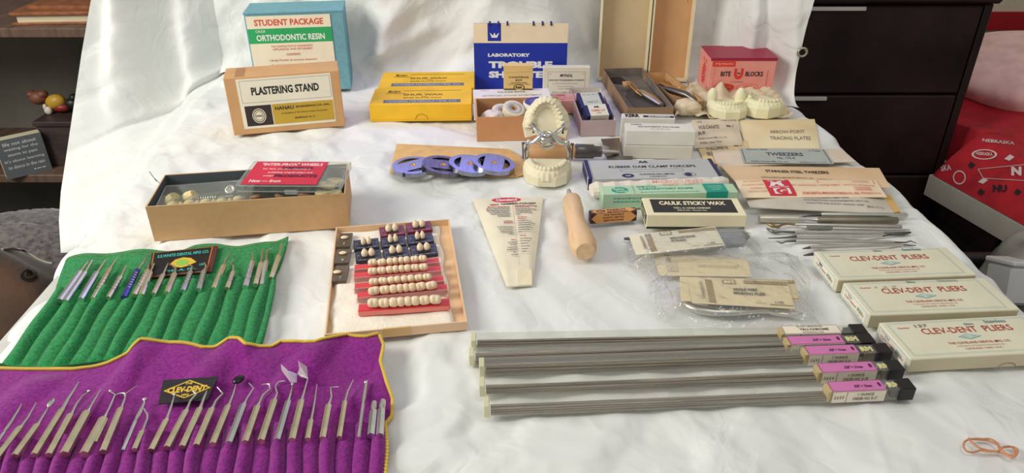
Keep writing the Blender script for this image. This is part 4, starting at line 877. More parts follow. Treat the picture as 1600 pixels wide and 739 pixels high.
# rubber dam forceps box
gb=mat('card_bluegrey',(188,188,186),0.6,bump=0.08)
A_,ang_,a,d,h = fit((918,297),279.5,(1131,276.5),(910,250.5)); 
t=thing('forceps_box','long blue grey box with navy ends behind the pale green box','box',A_,ang_)
mobj('carton', M().box(0,0,0,a,d,h,0,0.0008), gb, t)
printed(t,*face('top',a,d,h),[('r',0.005,0,0.035,1,navy),('r',0.965,0,0.995,1,navy),('r',0.04,0,0.042,1,navy),('t','Ash',0.455,0.86,0.07,0.12,0.06,black),('t','RUBBER DAM CLAMP FORCEPS',0.51,0.60,0.66,0.12,0.015,black),('f',0.26,0.33,0.73,0.46,0.002,black),('e',0.30,0.13,0.045,0.10,navy),('t','Ash',0.30,0.13,0.04,0.08,0.04,gb),('t','CLAUDIUS ASH LIMITED',0.52,0.19,0.26,0.07,black),('t','LONDON',0.52,0.07,0.12,0.05,black),('o',0.76,0.15,0.045,0.10,0.003,navy),('e',0.75,0.15,0.026,0.08,navy)])
printed(t,*face('left',a,d,h),[('r',0.0,0.15,0.85,1,navy)]); printed(t,*face('front',a,d,h),[('r',0.0,0.0,0.03,1,navy)],'end_stripe'); printed(t,*face('front',a,d,h),[('r',0.97,0,1,1,navy)],'end_stripe')
RD=(A_,ang_,a,d,h)
# rolled paper packet on its front edge
A1=G(924,298,0.0125); B1=G(1136,283,0.0125); 
t=thing('paper_packet','rolled white paper packet wedged before the blue grey box','paper packet',(A1.x,A1.y,0.0005)); of=(A1.x,A1.y,0.0005)
m=M(); N_=26; 
for_=[A1.lerp(B1,k/N_)+Vector((0,0.001*math.sin(k*1.3),0.0006*math.sin(k*2.1)-0.002*k/N_)) for k in range(N_+1)]
m.tube(for_,[0.0118*(1+0.04*math.sin(k*1.9))*(0.80 if k in(0,N_) else 1)*(1-0.25*k/N_) for k in range(N_+1)],12,flat=0.92,sm=False)
mobj('wrapper',m,mat('tissue_white',(232,222,208),0.75,bump=0.4,bs=80),t,of)
printed(t,Vector((0.075,-0.006,0.0232)),Vector((0.075,0.006,-0.0008)),Vector((0,0.009,0.003)),[('t','MICROCURVES',0.5,0.6,0.9,0.6,0.02,mat('stamp_pink',(222,150,134),0.7)),('t','NO. 50',0.5,0.0,0.5,0.3,mat('stamp_pink',(222,150,134),0.7))])
# green laboratory knife box
gl=mat('card_mint',(184,212,178),0.6,bump=0.06,var=0.02); tg=mat('print_teal',(26,156,136),0.6)
t,a,d,h = carton('knife_box','pale green printed box with teal patch, behind the black and cream box','box',((940.5,327),303.5,(1154,299.5),(936,290.5)),gl)
printed(t,*face('top',a,d,h),[('e',0.135,0.45,0.062,0.36,tg),('t','Buffalo',0.13,0.58,0.08,0.26,0.03,gl),('t','Dental',0.145,0.32,0.08,0.24,0.03,gl),('r',0.235,0.05,0.238,0.95,tg),('t','DENTAL',0.345,0.78,0.15,0.16,0.03,tg),('t','LABORATORY KNIFE',0.48,0.52,0.40,0.18,0.03,tg),('d',0.28,0.14,0.72,0.05,tg),('r',0.765,0.0,0.925,1,tg),('d',0.79,0.7,0.9,0.06,gl),('d',0.80,0.5,0.9,0.06,gl),('d',0.82,0.3,0.88,0.06,gl)])
printed(t,*face('front',a,d,h),[('r',0.765,0.25,0.925,1.0,tg),('d',0.08,0.70,0.3,0.07,tg),('d',0.08,0.48,0.28,0.07,tg)]); printed(t,*face('left',a,d,h),[('d',0.2,0.4,0.8,0.05,tg),('d',0.2,0.28,0.8,0.05,tg),('d',0.3,0.55,0.7,0.05,tg)])
# brown points box
bx=mat('card_maroon_brown',(70,30,30),0.45); og=mat('card_amber',(222,158,92),0.55)
t,a,d,h = carton('points_box','tiny maroon and amber printed box left of the black and cream box','box',((922,350.5),334.5,(996,329.5),(917,328.5)),bx)
printed(t,*face('front',a,d,h),[('p',[(0.02,0.5),(0.14,0.98),(0.86,0.98),(0.99,0.5),(0.86,0.03),(0.14,0.03)],og),('t','FOR FINISHING',0.5,0.80,0.42,0.17,0.03,bx),('t','PLASTIC DENTAL',0.5,0.54,0.46,0.17,0.03,bx),('t','RESTORATIONS',0.5,0.27,0.42,0.17,0.03,bx)])
printed(t,*face('top',a,d,h),[('p',[(0.02,0.5),(0.14,0.98),(0.86,0.98),(0.99,0.5),(0.86,0.03),(0.14,0.03)],og),('e',0.24,0.5,0.10,0.34,bx),('t','IDC',0.24,0.5,0.12,0.38,0.04,og),('t','PARKUT',0.58,0.65,0.40,0.4,0.04,bx),('t','ABRASIVE POINT',0.58,0.2,0.46,0.3,0.03,bx)])
# sticky wax box
cw=mat('card_creamwhite',(240,228,190),0.6,var=0.02,bump=0.05); ck2=mat('card_black',(28,28,34),0.45)
t,a,d,h = carton('wax_stick_box','black and cream printed box lying above the plastic bags','box',((1009,357),335.5,(1167.5,336),(998.5,309)),cw)
mobj('black_base', M().box(0.0006,-0.0006,0,a-0.001,0.0004,h*0.13), ck2, t)
printed(t,*face('top',a,d,h),[('r',0.075,0.13,0.925,0.91,ck2),('t',"CAULK STICKY WAX",0.50,0.68,0.68,0.22,0.045,cw),('t','THE L. D. CAULK COMPANY',0.48,0.39,0.38,0.09,0.03,cw),('t','Milford, Del. - Toronto, Ont.',0.47,0.25,0.30,0.07,0.03,cw)])
printed(t,*face('left',a,d,h),[('r',0.06,0.18,0.96,0.92,ck2),('t','CAULK',0.5,0.68,0.6,0.2,0.03,cw),('t','STICKY WAX',0.5,0.38,0.8,0.2,0.03,cw)])

# ------------------------------------------------------------------ envelopes at the right
old=mat('paper_aged',(222,204,176),0.8,var=0.06,vs=18,bump=0.2); old2=mat('paper_aged_warm',(228,196,156),0.8,var=0.08,vs=14,bump=0.2); ivy=mat('paper_ivory',(238,222,182),0.75,rgb2=(226,196,148),vs=9,bump=0.15)
sheet('tracing_plate_envelope','large ivory stained envelope in front of the right plaster cast','envelope',((1150,187),(1273,185.5),(1281,231),(1168,231)),ivy,0.0010,0.0010,0.002,'aged envelopes',[('t','ARROW-POINT',0.60,0.50,0.46,0.11,faint),('t','TRACING PLATES',0.62,0.28,0.55,0.11,faint)])
sheet('bur_envelope','beige bur envelope leaning left of the ivory envelope, upper of two alike','envelope',((1081,187),(1153,184.5),(1160,226),(1085,231)),old,0.0040,0.0010,0.0015,'aged envelopes',[('t','GAGE',0.15,0.88,0.10,0.07,faint),('t','TYPE 572101',0.78,0.90,0.34,0.07,grey),('t','VULCANITE',0.34,0.66,0.44,0.13,grey),('t','BUR',0.18,0.46,0.15,0.11,grey),('t','No. 1',0.79,0.66,0.14,0.08,0.03,black),('t','Buffalo Dental Mfg. Co., Inc.',0.40,0.26,0.6,0.06,grey),('t','Buffalo, New York',0.35,0.12,0.45,0.06,grey)])
sheet('bur_envelope','beige bur envelope showing below the upper bur envelope','envelope',((1086,222),(1166,219.5),(1176,247),(1104,258)),mat('paper_tan',(226,200,152),0.8,bump=0.15),0.0022,0.0009,0.0006,'aged envelopes',[('t','GAGE',0.1,0.85,0.12,0.08,grey),('t','TYPE 572101',0.72,0.93,0.3,0.08,grey),('t','VULCANITE',0.36,0.66,0.44,0.17,grey),('t','BUR',0.20,0.42,0.16,0.15,grey),('t','No. 1',0.78,0.70,0.14,0.1,0.03,black)])
t,P=sheet('tweezer_envelope','pale envelope with blue grey label, behind the long tweezer envelope','envelope',((1112,235),(1313,232),(1338,252),(1122,260)),mat('paper_pinkish',(220,202,182),0.8,bump=0.15),0.0060,0.0009,0.0012,'aged envelopes')
gbl=mat('label_bluegrey',(176,180,172),0.65)
def strip_label(t,c4,mt,items,z,name='label',th=0.0004):
    TL,TR,BR,BL=[G(x,y,z)-t.location for x,y in c4]; U=((BR-BL)+(TR-TL))/2; V=((TL-BL)+(TR-BR))/2; m=M(); b=[BL,BR,TR,TL]; m.add(b+[p-Vector((0,0,th)) for p in b],[(0,1,2,3),(0,4,5,1),(1,5,6,2),(2,6,7,3),(3,7,4,0)])
    o=mobj(name,m,mt,t)
    if items:
        pr=printed(o,(0,0,0),(1,0,0),(0,1,0),items,eps=0.0002)
        for v in pr.data.vertices:
            u_,v_,l=v.co; q=BL.lerp(BR,u_).lerp(TL.lerp(TR,u_),v_); v.co=(q.x,q.y,q.z+l)
    return o
dkg=mat('ink_slate',(62,74,84),0.6)
strip_label(t,((1155,231.5),(1288,233),(1303,256),(1162,254)),gbl,[('r',0.02,0.05,0.028,0.96,dkg),('r',0.975,0.05,0.983,0.96,dkg),('t','Stainless Steel',0.20,0.92,0.24,0.08,dkg),('t','TWEEZERS',0.5,0.60,0.42,0.22,0.02,dkg),('t','No. 175-A',0.50,0.34,0.2,0.12,dkg),('t','L-Type',0.87,0.85,0.13,0.1,dkg),('t','Buffalo Dental Mfg. Co., Inc.',0.3,0.08,0.42,0.07,0.02,dkg),('t','BUFFALO, N. Y., U.S.A.',0.78,0.06,0.3,0.06,dkg)],0.0092)
sheet('long_tweezer_envelope','long aged envelope printed in capitals, behind the red printed packet','envelope',((1126,258),(1374,262),(1392,293),(1150,284)),mat('paper_peach',(226,198,162),0.8,rgb2=(214,176,130),vs=7,bump=0.15),0.0085,0.0009,0.0015,'aged envelopes',[('t','No. 27',0.22,0.95,0.06,0.06,black),('t','STAINLESS STEEL TWEEZERS',0.45,0.62,0.40,0.14,0.02,black),('t','BUFFALO DENTAL MANUFACTURING CO., INC.',0.36,0.26,0.34,0.09,0.01,mat('ink_moss',(120,120,60),0.7)),('t','BUFFALO, N.Y.',0.60,0.24,0.1,0.07,faint)])
sheet('red_printed_packet','cream packet with red square emblem and red lettering','envelope',((1148,280.5),(1368,281),(1386,307),(1162,308)),mat('paper_cream_pale',(240,218,184),0.75,bump=0.15),0.0110,0.0009,0.0015,'aged envelopes',
 [('r',0.19,0.05,0.375,0.98,rp_),('t','M',0.27,0.70,0.10,0.30,0.06,white),('r',0.23,0.13,0.345,0.42,white),('t','G',0.285,0.27,0.085,0.30,0.07,rp_),('t','CLEV-STAR',0.28,0.92,0.13,0.08,0.02,white),('t','BLADE STAR',0.28,0.49,0.14,0.07,0.02,white),
  ('f',0.355,0.72,0.975,0.95,0.004,rp_),('r',0.57,0.74,0.574,0.93,rp_),('t','with easy/sharper cutting edges!  need less sharpening',0.66,0.60,0.6,0.09,0.01,rp_),('t','PATENTED',0.88,0.84,0.12,0.1,mat('stamp_pink',(222,150,134),0.7)),('t','STAR DENTAL MANUFACTURING CO., INC.',0.62,0.13,0.40,0.12,0.02,rp_),('t','Philadelphia 39, Pa.',0.90,0.13,0.14,0.11,0.01,rp_),('t','DOUBLE ENDED',0.86,0.44,0.12,0.08,rp_),('t','HANDLE ENDED',0.86,0.32,0.12,0.08,rp_),
  ('t','the sharpness',0.11,0.82,0.13,0.07,or_),('t','of carbon steel',0.10,0.64,0.15,0.07,or_),('t','stainless or',0.13,0.44,0.12,0.07,or_),('t','stainless steel',0.11,0.26,0.14,0.07,or_)])
t,P=sheet('points_packet','greyish packet with dark blue print under the red printed packet','packet',((1165,306),(1378,301),(1399,333),(1172,322)),mat('packet_grey',(206,196,180),0.45,var=0.04,bump=0.5,bs=40),0.0050,0.0012,0.0045,'aged envelopes',[('t','MYNOL',0.52,0.80,0.13,0.16,0.04,navy),('r',0.62,0.83,0.93,0.845,navy),('d',0.35,0.84,0.46,0.04,navy),('t','These in Snap Mount Paper Slices',0.55,0.60,0.34,0.09,navy),('t','Small Rigid Points recommended for use in any',0.62,0.42,0.46,0.09,navy),('t','Canal Will pay and for anterior only!',0.60,0.22,0.4,0.08,navy),('t','Made, 42, Ty.',0.88,0.16,0.12,0.09,grey)])
m=M(); c4=[G(x,y,0.006)-t.location for x,y in ((1371,305),(1391,303),(1407,330),(1386,334))]; m.add(c4+[p-Vector((0,0,0.004)) for p in c4],[(0,3,2,1),(4,5,6,7),(0,1,5,4),(1,2,6,5),(2,3,7,6),(3,0,4,7)]); mobj('torn_end',m,mat('torn_kraft',(214,172,106),0.6,bump=0.4,bs=50),t)
# casts on crumpled bag
pb=mat('paper_bag',(226,206,174),0.75,var=0.05,vs=30,bump=0.5,bs=60)
c1=G(1125,188,0.0); c2=G(1200,186,0.0)
t=thing('crumpled_paper_bag','crumpled beige paper bag under the two loose plaster casts','paper bag',(c1.x,c1.y+0.02,0.0005))
def bagf(u,v):
    TL,TR,BR,BL=[Vector(p) for p in ((-0.036,0.075,0),(0.125,0.085,0),(0.125,-0.01,0),(-0.075,-0.015,0))]; p=BL.lerp(BR,u).lerp(TL.lerp(TR,u),v)
    z=0.0015+0.014*smooth(0.55,0.95,v)*(1+0.25*math.sin(u*9+1)+0.15*math.sin(u*23))+0.007*smooth(0.25,0.0,u)*(0.4+v)+0.004*abs(math.sin(u*17+v*9))+0.003*abs(math.sin(u*31-v*21))
    if u>0.28 and u<0.97 and v<0.62: z=0.0012+0.001*abs(math.sin(u*31))
    if abs(u-0.36)<0.09 and v>0.8: z+=0.018*(1-abs(u-0.36)/0.09)
    return (p.x,p.y+0.004*math.sin(u*13),z)
mobj('bag',M().grid(bagf,60,34),pb,t)
mobj('crumpled_mouth',lump('x',(0,0,0),(0.022,0.016,0.013),None,'','',0.08,28,18,0.10,None,True),pb,t).location=(-0.052,0.004,0.0135)
for lb,px,rz_,dx in (('plaster jaw cast with front teeth toward the camera, left one on the paper bag',1140,R(2),0.0),('plaster jaw cast turned sideways with open arch, right one on the paper bag',1205,R(-48),0.0)):
    c=G(px,188,0.0); t=thing('jaw_cast',lb,'dental model',(c.x,c.y+(0.038 if px<1180 else 0.040),0.0038),rz_,'loose plaster casts'); cast(t,plasty,0.98 if px<1180 else 1.0,False,base_h=0.013 if px<1180 else 0.016,missing=(0,1,12,13) if px<1180 else (5,6,7),ax=0.026,ay=0.034)
    if px<1180:
        for sx in (-1,1):
            m=M(); m.ell((sx*0.024,0.000,0.022),(0.0095,0.009,0.018)); mobj('raised_pad',m,plasty,t)

# ------------------------------------------------------------------ long tan box with clear containers
A,ang,a,d,h = fit((241.7,377.5),323.4,(539.4,302.5),(258,272.8)); BA,BR,Ba,Bd,Bh = A,Matrix.Rotation(ang,3,'Z'),a,d,h; Bang=ang
slate=mat('lining_slate',(84,90,94),0.75,var=0.04)
t=thing('long_tan_box','long open tan box with slate lining holding two clear cases','box',A,ang); mobj('box', tray(M(),a,d,h,0.0016), [mat('card_tan2',(208,166,118),0.75,bump=0.15,vs=100,var=0.02),slate], t)
m=M(); m.tube([(0.0,d*0.72,h),(-0.006,d*0.72,h+0.010),(-0.010,d*0.78,h+0.014),(-0.011,d*0.82,h+0.012),(-0.004,d*0.76,h+0.001)],0.0004,5)
o=single('wire_hook',m,steeld,'thin bent wire hook over the left end of the long tan box','wire',None); o.location=A; o.rotation_euler=(0,0,ang)
def inb(x,y,z): return BA+BR@Vector((x,y,z))
clr=clear('clear_plastic',(0.97,0.98,0.96),0.04,0.05,0.9); clw=clear('clear_plastic_hazy',(0.95,0.96,0.93),0.16,0.12,1.0)
def case(m,w_,d_,h_,th=0.0010,hg=0.004):
    m.box(0,0,0,w_,d_,th)
    for (x0,y0,x1,y1) in ((0,0,w_,th),(0,d_-th,w_,d_),(0,th,th,d_-th),(w_-th,th,w_,d_-th)): m.box(x0,y0,th,x1,y1,h_)
# left case
W1,D1,H1=a*0.47,d*0.62,h*0.30; c1=inb(a*0.035,d*0.12,h*0.56)
tc1=thing('clear_case','long clear case with points and a coil, left in the tan box','plastic case',c1,Bang+R(2),'clear cases in the tan box')
m=M(); case(m,W1,D1,H1); mobj('body',m,clr,tc1); m=M(); m.box(0,0,H1+0.0002,W1,D1,H1+0.0012); mobj('lid',m,clr,tc1)
m=M(); rb_=0.0008; m.tube([(0,0,H1+0.001),(W1,0,H1+0.001),(W1,D1,H1+0.001),(0,D1,H1+0.001),(0,0,H1+0.001)],rb_,6); mobj('lid_rim',m,clw,tc1)
fz=mat('felt_cream',(226,204,150),0.8,var=0.08,bump=0.3); fz2=mat('felt_olive',(176,164,120),0.85,var=0.1,bump=0.3)
mobj('liner', M().box(0.002,0.002,0.0012,W1-0.002,D1-0.002,0.003), mat('liner_olive',(96,98,80),0.8,var=0.15,vs=60), tc1)
Q1=Matrix.Rotation(Bang+R(2),3,'Z'); rr=random.Random(5)
def in1(x,y,z): return c1+Q1@Vector((x,y,z))
def wheel(name_,label,loc,r,hh,rot,mt,cat='polishing wheel',group='felt wheels in the left case'):
    t=thing('polishing_disc',label,cat,loc,0,group); Q=Matrix.Rotation(rot[0],3,'X')@Matrix.Rotation(rot[1],3,'Y'); m=M(); disc(m,r,-hh/2,hh/2,0,0.0,20,mtx=Q,bev=hh*0.2); mobj('felt',m,mt,t); m=M(); disc(m,r*0.22,-hh/2-0.0003,hh/2+0.0003,0,0,10,mtx=Q); mobj('hub',m,mat('hub_tan',(160,120,80),0.6),t); return t
for k in range(9):
    x=W1*(0.14+0.088*k); y=D1*(0.20+0.05*rr.random()); o=None; m=M()
    hh=0.0085; m.lathe([(0.0054,0),(0.0048,0.003),(0.0022,hh*0.8),(0.0004,hh)],n=12) if k%2 else m.lathe([(0.0062,0),(0.0066,0.003),(0.006,0.007),(0.002,0.0085)],n=12)
    tag(mobj('polishing_point',m,fz,None),'%s cream felt point, in the front row inside the left clear case'%['first','second','third','fourth','fifth','sixth','seventh','eighth','ninth'][k],'polishing point','felt points in the left case').location=in1(x,y,0.0042)
for k,(x,y,lb) in enumerate(((0.13,0.42,'pale felt wheel at the left end inside the left clear case'),(0.30,0.52,'brownish felt cone standing tilted inside the left clear case'))):
    m=M(); Q=Matrix.Rotation(R(30+30*k),3,'Y'); m.lathe([(0.009-0.002*k,-0.005),(0.0095-0.002*k,0.0),(0.006,0.007)],n=10,mtx=Q,sm=False); tag(mobj('polishing_disc',m,fz2 if k==0 else fz,None),lb,'polishing wheel').location=in1(W1*x,D1*y,0.0105)
t=thing('metal_coil','bright metal coil spring inside the left clear case','spring',in1(W1*0.45,D1*0.48,0.0075),Bang); m=M(); m.tube([(-0.012+0.028*k/90,0.0036*math.cos(k*0.7),0.0036*math.sin(k*0.7)) for k in range(91)],0.0006,5); mobj('coil',m,chrome,t); m=M(); m.tube([(0.017,0,0),(0.034,0.002,0)],0.0014,8); mobj('rod',m,steel,t)
t=thing('metal_washer','round metal cap with dark centre inside the left clear case','metal cap',in1(W1*0.73,D1*0.68,0.0105),Bang); m=M(); Q=Matrix.Rotation(R(35),3,'X'); m.lathe([(0.003,-0.003),(0.0062,-0.003),(0.0066,0.003),(0.0045,0.0042),(0.0032,0.003)],n=20,mtx=Q); mobj('ring',m,steel,t)
# right case with red card lid
fl=G(367.5,290,Bh+0.0135); frr=G(537.5,291,Bh+0.0135); rl=G(387,251,Bh+0.0135); w2=(frr-fl).length; dv=frr-fl; a2=math.atan2(dv.y,dv.x); n2=Vector((-math.sin(a2),math.cos(a2),0)); d2=(rl-fl).dot(n2)
xin=(BR.inverted()@(fl-BA)); 
w2=min(w2, Ba-xin.x-0.004); d2=min(d2,Bd-xin.y-0.004) if xin.y>0 else d2
fl=Vector((fl.x,fl.y,0)); H2=Bh+0.0135
t=thing('red_card_case','clear hinged case with red card in its lid, right in the tan box','plastic case',(fl.x,fl.y,0.0025),a2,'clear cases in the tan box'); off=max(0.002,0.0045-min((BR.inverted()@(fl+Matrix.Rotation(a2,3,'Z')@Vector((x_,0.003,0))-BA)).y for x_ in (0.0,w2)))
bz=H2-0.0025-0.0085
m=M(); case(m,w2-0.012,d2-0.006-off,bz); m.v=[(x+0.004,y+0.003+off,z) for x,y,z in m.v]; mobj('body',m,clr,t)
m=M(); m.box(0,0,bz+0.0075,w2,d2,bz+0.0085,0,0.0003); 
for (x0,y0,x1,y1) in ((0,0,w2,0.001),(0,d2-0.001,w2,d2),(0,0,0.001,d2),(w2-0.001,0,w2,d2)): m.box(x0,y0,bz+0.0005,x1,y1,bz+0.0075)
mobj('lid',m,clr,t)
m=M()
for zz in (bz+0.008,bz+0.0008): m.tube([(0.002,0,zz),(w2-0.002,0,zz),(w2,0.002,zz),(w2,d2-0.002,zz),(w2-0.002,d2,zz),(0.002,d2,zz),(0,d2-0.002,zz),(0,0.002,zz),(0.002,0,zz)],0.0008,6)
mobj('lid_rim',m,clw,t)
rc=mat('card_crimson',(206,26,62),0.5,var=0.04); pkw=mat('print_pinkwhite',(246,206,206),0.6)
slab(t,Vector((0.005,0.003,bz+0.0087)),Vector((w2*0.735,0,0)),Vector((0,d2-0.005,0)),rc,[('t','"INTER-PROX" WHEELS',0.52,0.87,0.84,0.12,0.035,pkw),('t','for fast, perfect finishing &',0.48,0.66,0.66,0.07,0.02,pkw),('t','polishing of gold inlays and',0.56,0.50,0.60,0.08,0.02,pkw),('t','amalgam',0.30,0.35,0.15,0.07,0.02,pkw),('t','DEDECO',0.62,0.71,0.43,0.085,0.05,mat('ink_plum',(70,20,50),0.6)),('t','PRODUCTS',0.66,0.36,0.58,0.11,0.05,mat('ink_plum',(70,20,50),0.6)),('t','New — from',0.30,0.13,0.42,0.12,0.03,pkw)],'card')
mobj('latch', M().box(w2*0.47,-0.003,bz-0.002,w2*0.60,0.0,bz+0.004,0,0.001).box(w2*0.48,-0.0035,bz-0.0005,w2*0.59,-0.003,bz+0.0002).box(w2*0.48,-0.0035,bz+0.0018,w2*0.59,-0.003,bz+0.0025), clw, t)
m=M()
for k in (1,2,3): m.box(w2*0.25*k,0.004+off,0.001,w2*0.25*k+0.0008,d2-0.004,bz-0.002)
mobj('divider',m,clr,t,kind='stuff')
Q2=Matrix.Rotation(a2,3,'Z')
def in2(x,y,z): return Vector((fl.x,fl.y,0.0025))+Q2@Vector((x,y,z))
for k,(x,y,z,r_,rx,ry,lb) in enumerate(((0.87,0.66,bz-0.0075,0.0115,-14,6,'large cream felt wheel at the back of the right compartment'),(0.81,0.46,bz-0.006,0.0105,-10,10,'cream felt wheel in the middle of the right compartment'),(0.90,0.24,bz-0.010,0.0105,-6,-4,'cream felt wheel at the right front of the red card case'),(0.80,0.16,bz-0.007,0.0085,-14,4,'flat cream felt wheel at the front, right of the latch'),(0.62,0.2,bz-0.012,0.0085,-35,8,'dark tan felt wheel behind the case latch'),(0.38,0.2,bz-0.013,0.0075,-30,20,'pinkish felt wheel left of the case latch'),(0.14,0.22,bz-0.014,0.0085,-24,-10,'brown felt wheel at the left front of the red card case'))):
    wheel('felt_wheel',lb,in2(w2*x,d2*y,z),r_,0.0046,(R(rx),R(ry)),fz if k<4 else mat('felt_brown',(186,140,108),0.8,bump=0.3),group='felt wheels in the red card case')

# ------------------------------------------------------------------ tray of artificial teeth
A,ang,a,d,h = fit((509,536),523,(730,502.5),(524.7,355)); 
t=thing('teeth_tray','shallow tan box lined with cotton holding artificial teeth','box',A,ang); TT=t
mobj('box', tray(M(),a,d,h,0.0014), [mat('card_peach',(232,196,160),0.7,bump=0.1),mat('card_peach_in',(228,192,150),0.75)], t)
mobj('tape', M().box(a*0.40,-0.0003,0.001,a*0.60,0,h-0.001).box(a*0.40,-0.0003,h-0.001,a*0.60,0.0016,h+0.0003), mat('tape_gold',(222,182,124),0.5,bump=0.1), t)
rq=np.random.RandomState(4); ks=[(rq.randn()*60,rq.randn()*60,rq.rand()*6) for _ in range(10)]
def cot(u,v):
    x=0.003+u*(a*0.90-0.003)+0.0015*math.sin(v*21); y=0.0025+v*(d-0.006); e=min(u,1-u,v,1-v); return (x,y,0.0024+0.0042*min(1,(e/0.04))**0.5*(1+0.16*sum(math.sin(k1*x*3+k2*y*3+p) for k1,k2,p in ks)/3))
mobj('cotton_pad', M().grid(cot,60,60), mat('cotton',(244,234,216),0.95,var=0.02,bump=0.8,bs=260,sheen=0.5), t)
def z2(x,y): return (490+x/3.519, 330+y/3.519)
zc=0.0085
wax=mat('wax_red',(226,60,66),0.35,var=0.04,spec=0.5); waxp=mat('wax_pink',(240,140,130),0.35,var=0.04)
rows=[((228,347),(693,305),285,(325,375,420,450,482,513,557,602)),((225,392),(703,352),341,(325,374,418,452,485,518,560,607)),((228,452),(718,408),394,(332,382,427,462,500,537,580,627)),((243,503),(738,455),450,(333,392,440,477,510,545,592,652)),((248,578),(750,543),508,(330,388,440,480,520,560,610,670))]
KK='mmppppmm'
ordn=['rearmost','second from the rear','middle','second from the front','front']
for k,(l,r_,yc,xs) in enumerate(rows):
    L_=G(*z2(*l),zc); R_=G(*z2(*r_),zc); dv=R_-L_; an=math.atan2(dv.y,dv.x); ln=dv.length
    t=thing('tooth_strip','%s of the five red wax strips, carrying eight back teeth'%ordn[k],'tooth strip',L_,an,'red wax strips with teeth')
    bh_=0.0055 if k<4 else 0.0065; dp=0.0105 if k<4 else 0.012
    if k<4: m=M(); m.prism([(0,0),(ln,0),(ln,dp),(0,dp)],0,bh_)
    else: m=M(); m.box(0,0,0,ln,dp,bh_,0,0.0005)
    mobj('wax_bar',m,wax,t)
    if k==4: mobj('wax_face',M().box(0.0005,-0.0006,0.0004,ln-0.0005,0,bh_-0.0012),waxp,t)
    else: mobj('clear_rail',M().box(-0.001,-0.0022,0.0,ln+0.001,-0.0004,bh_+0.0012,0,0.0003),clw,t)
    for i,x in enumerate(xs):
        f=(x-l[0])/(r_[0]-l[0]); sc_=(1.0,1.0,0.98,1.12,1.2)[k]
        p=G(*z2(x,yc-(x-450)*0.05*0),zc+bh_+0.0035); loc=Matrix.Rotation(-an,3,'Z')@(p-L_)
        m=M(); Qt=Matrix.Rotation(R(52 if k>2 else 40),4,'X')@Matrix.Rotation(rr.uniform(-.12,.12),4,'Z'); wid=((xs[min(i+1,7)]-xs[max(i-1,0)])/(2 if 0<i<7 else 1))/(3.519*1.42)*0.001*0.56
        lob=0.20 if KK[i]=='m' else 0.0
        m.ell((0,0,0),(0.0053 if KK[i]=='m' else 0.0037,0.0040,0.0052),16,10,0,Qt.to_3x3(),lambda d_: (abs(d_.x)**3+abs(d_.y)**3+abs(d_.z)**3)**(-1/3)*0.93*(1-lob*math.exp(-(d_.x/0.25)**2)*max(0,d_.z)-(0.22*abs(d_.x)*max(0,-d_.z)))); sx=wid/(0.0053 if KK[i]=='m' else 0.0037)
        m.v=[(x_*sx*1.0,y_*1.05*sc_,z_*1.1*sc_) for x_,y_,z_ in m.v]
        zmin=min(q[2] for q in m.v); m.v=[(loc.x+x_,min(max(loc.y,0.0045),dp-0.003)+y_,bh_-0.0008+z_-zmin*0.85) for x_,y_,z_ in m.v]; mobj('tooth',m,ivory,t)
crd=mat('card_wine',(120,16,36),0.35,var=0.06); cnv=mat('card_darknavy',(34,34,52),0.35,var=0.06); dkp=mat('card_recess',(60,30,28),0.5); gp=mat('print_grey',(150,146,160),0.6)
for k,(x0,y0,x1,y1,tx,ty,lb) in enumerate([(365,92,510,146,437,100,'left one of the two dark red tooth cards, two front teeth'),(513,70,660,123,586,78,'right one of the two dark red tooth cards, two front teeth'),
    (220,165,368,218,292,178,'navy tooth card at the left of the upper navy row'),(372,150,515,205,442,162,'navy tooth card in the middle of the upper navy row'),(518,133,668,188,594,143,'navy tooth card at the right of the upper navy row'),
    (230,228,380,285,298,240,'navy tooth card at the left of the lower navy row'),(384,210,533,268,458,225,'navy tooth card in the middle of the lower navy row'),(535,193,690,256,611,208,'navy tooth card at the right of the lower navy row')]):
    L_=G(*z2(x0+4,y1+8),zc); R_=G(*z2(x1-2,y1-8),zc); B_=G(*z2(x0,y0+8),zc); dv=R_-L_; an=math.atan2(dv.y,dv.x); ln=dv.length*0.985; n_=Vector((-math.sin(an),math.cos(an),0)); dp=abs((B_-L_).dot(n_))*0.97
    t=thing('tooth_card',lb,'tooth card',L_,an,'tooth cards'); hh=0.0035
    mobj('card',M().box(0,0,0,ln,dp,hh,0,0.0004),crd if k<2 else cnv,t)
    mobj('recess',M().box(ln*0.26,dp*0.22,hh,ln*0.74,dp*0.62,hh+0.0004),dkp if k<2 else mat('recess_navy',(22,22,34),0.4),t)
    printed(t,*face('top',ln,dp,hh),[('f',0.06,0.12,0.94,0.86,0.008,gp)]+[('d',0.12,0.12,0.45,0.07,gp),('d',0.55,0.12,0.9,0.07,gp),('t','1E',0.13,0.55,0.06,0.16,0.02,gp),('d',0.76,0.5,0.92,0.06,gp)])
    for sx in (-1,1):
        m=M(); kk_=1.0 if k not in(2,3,4) else 0.78; m.ell((ln*0.5+sx*0.0037*kk_*1.04,dp*0.55,hh+0.0032),(0.0038*kk_,0.0030,0.0052),16,10,mtx=Matrix.Rotation(R(-38),3,'X'),fn=lambda d_:1+0.10*max(0,-d_.z)*abs(d_.x)-0.22*abs(d_.x)*max(0,d_.z)); mobj('tooth',m,ivory,t)
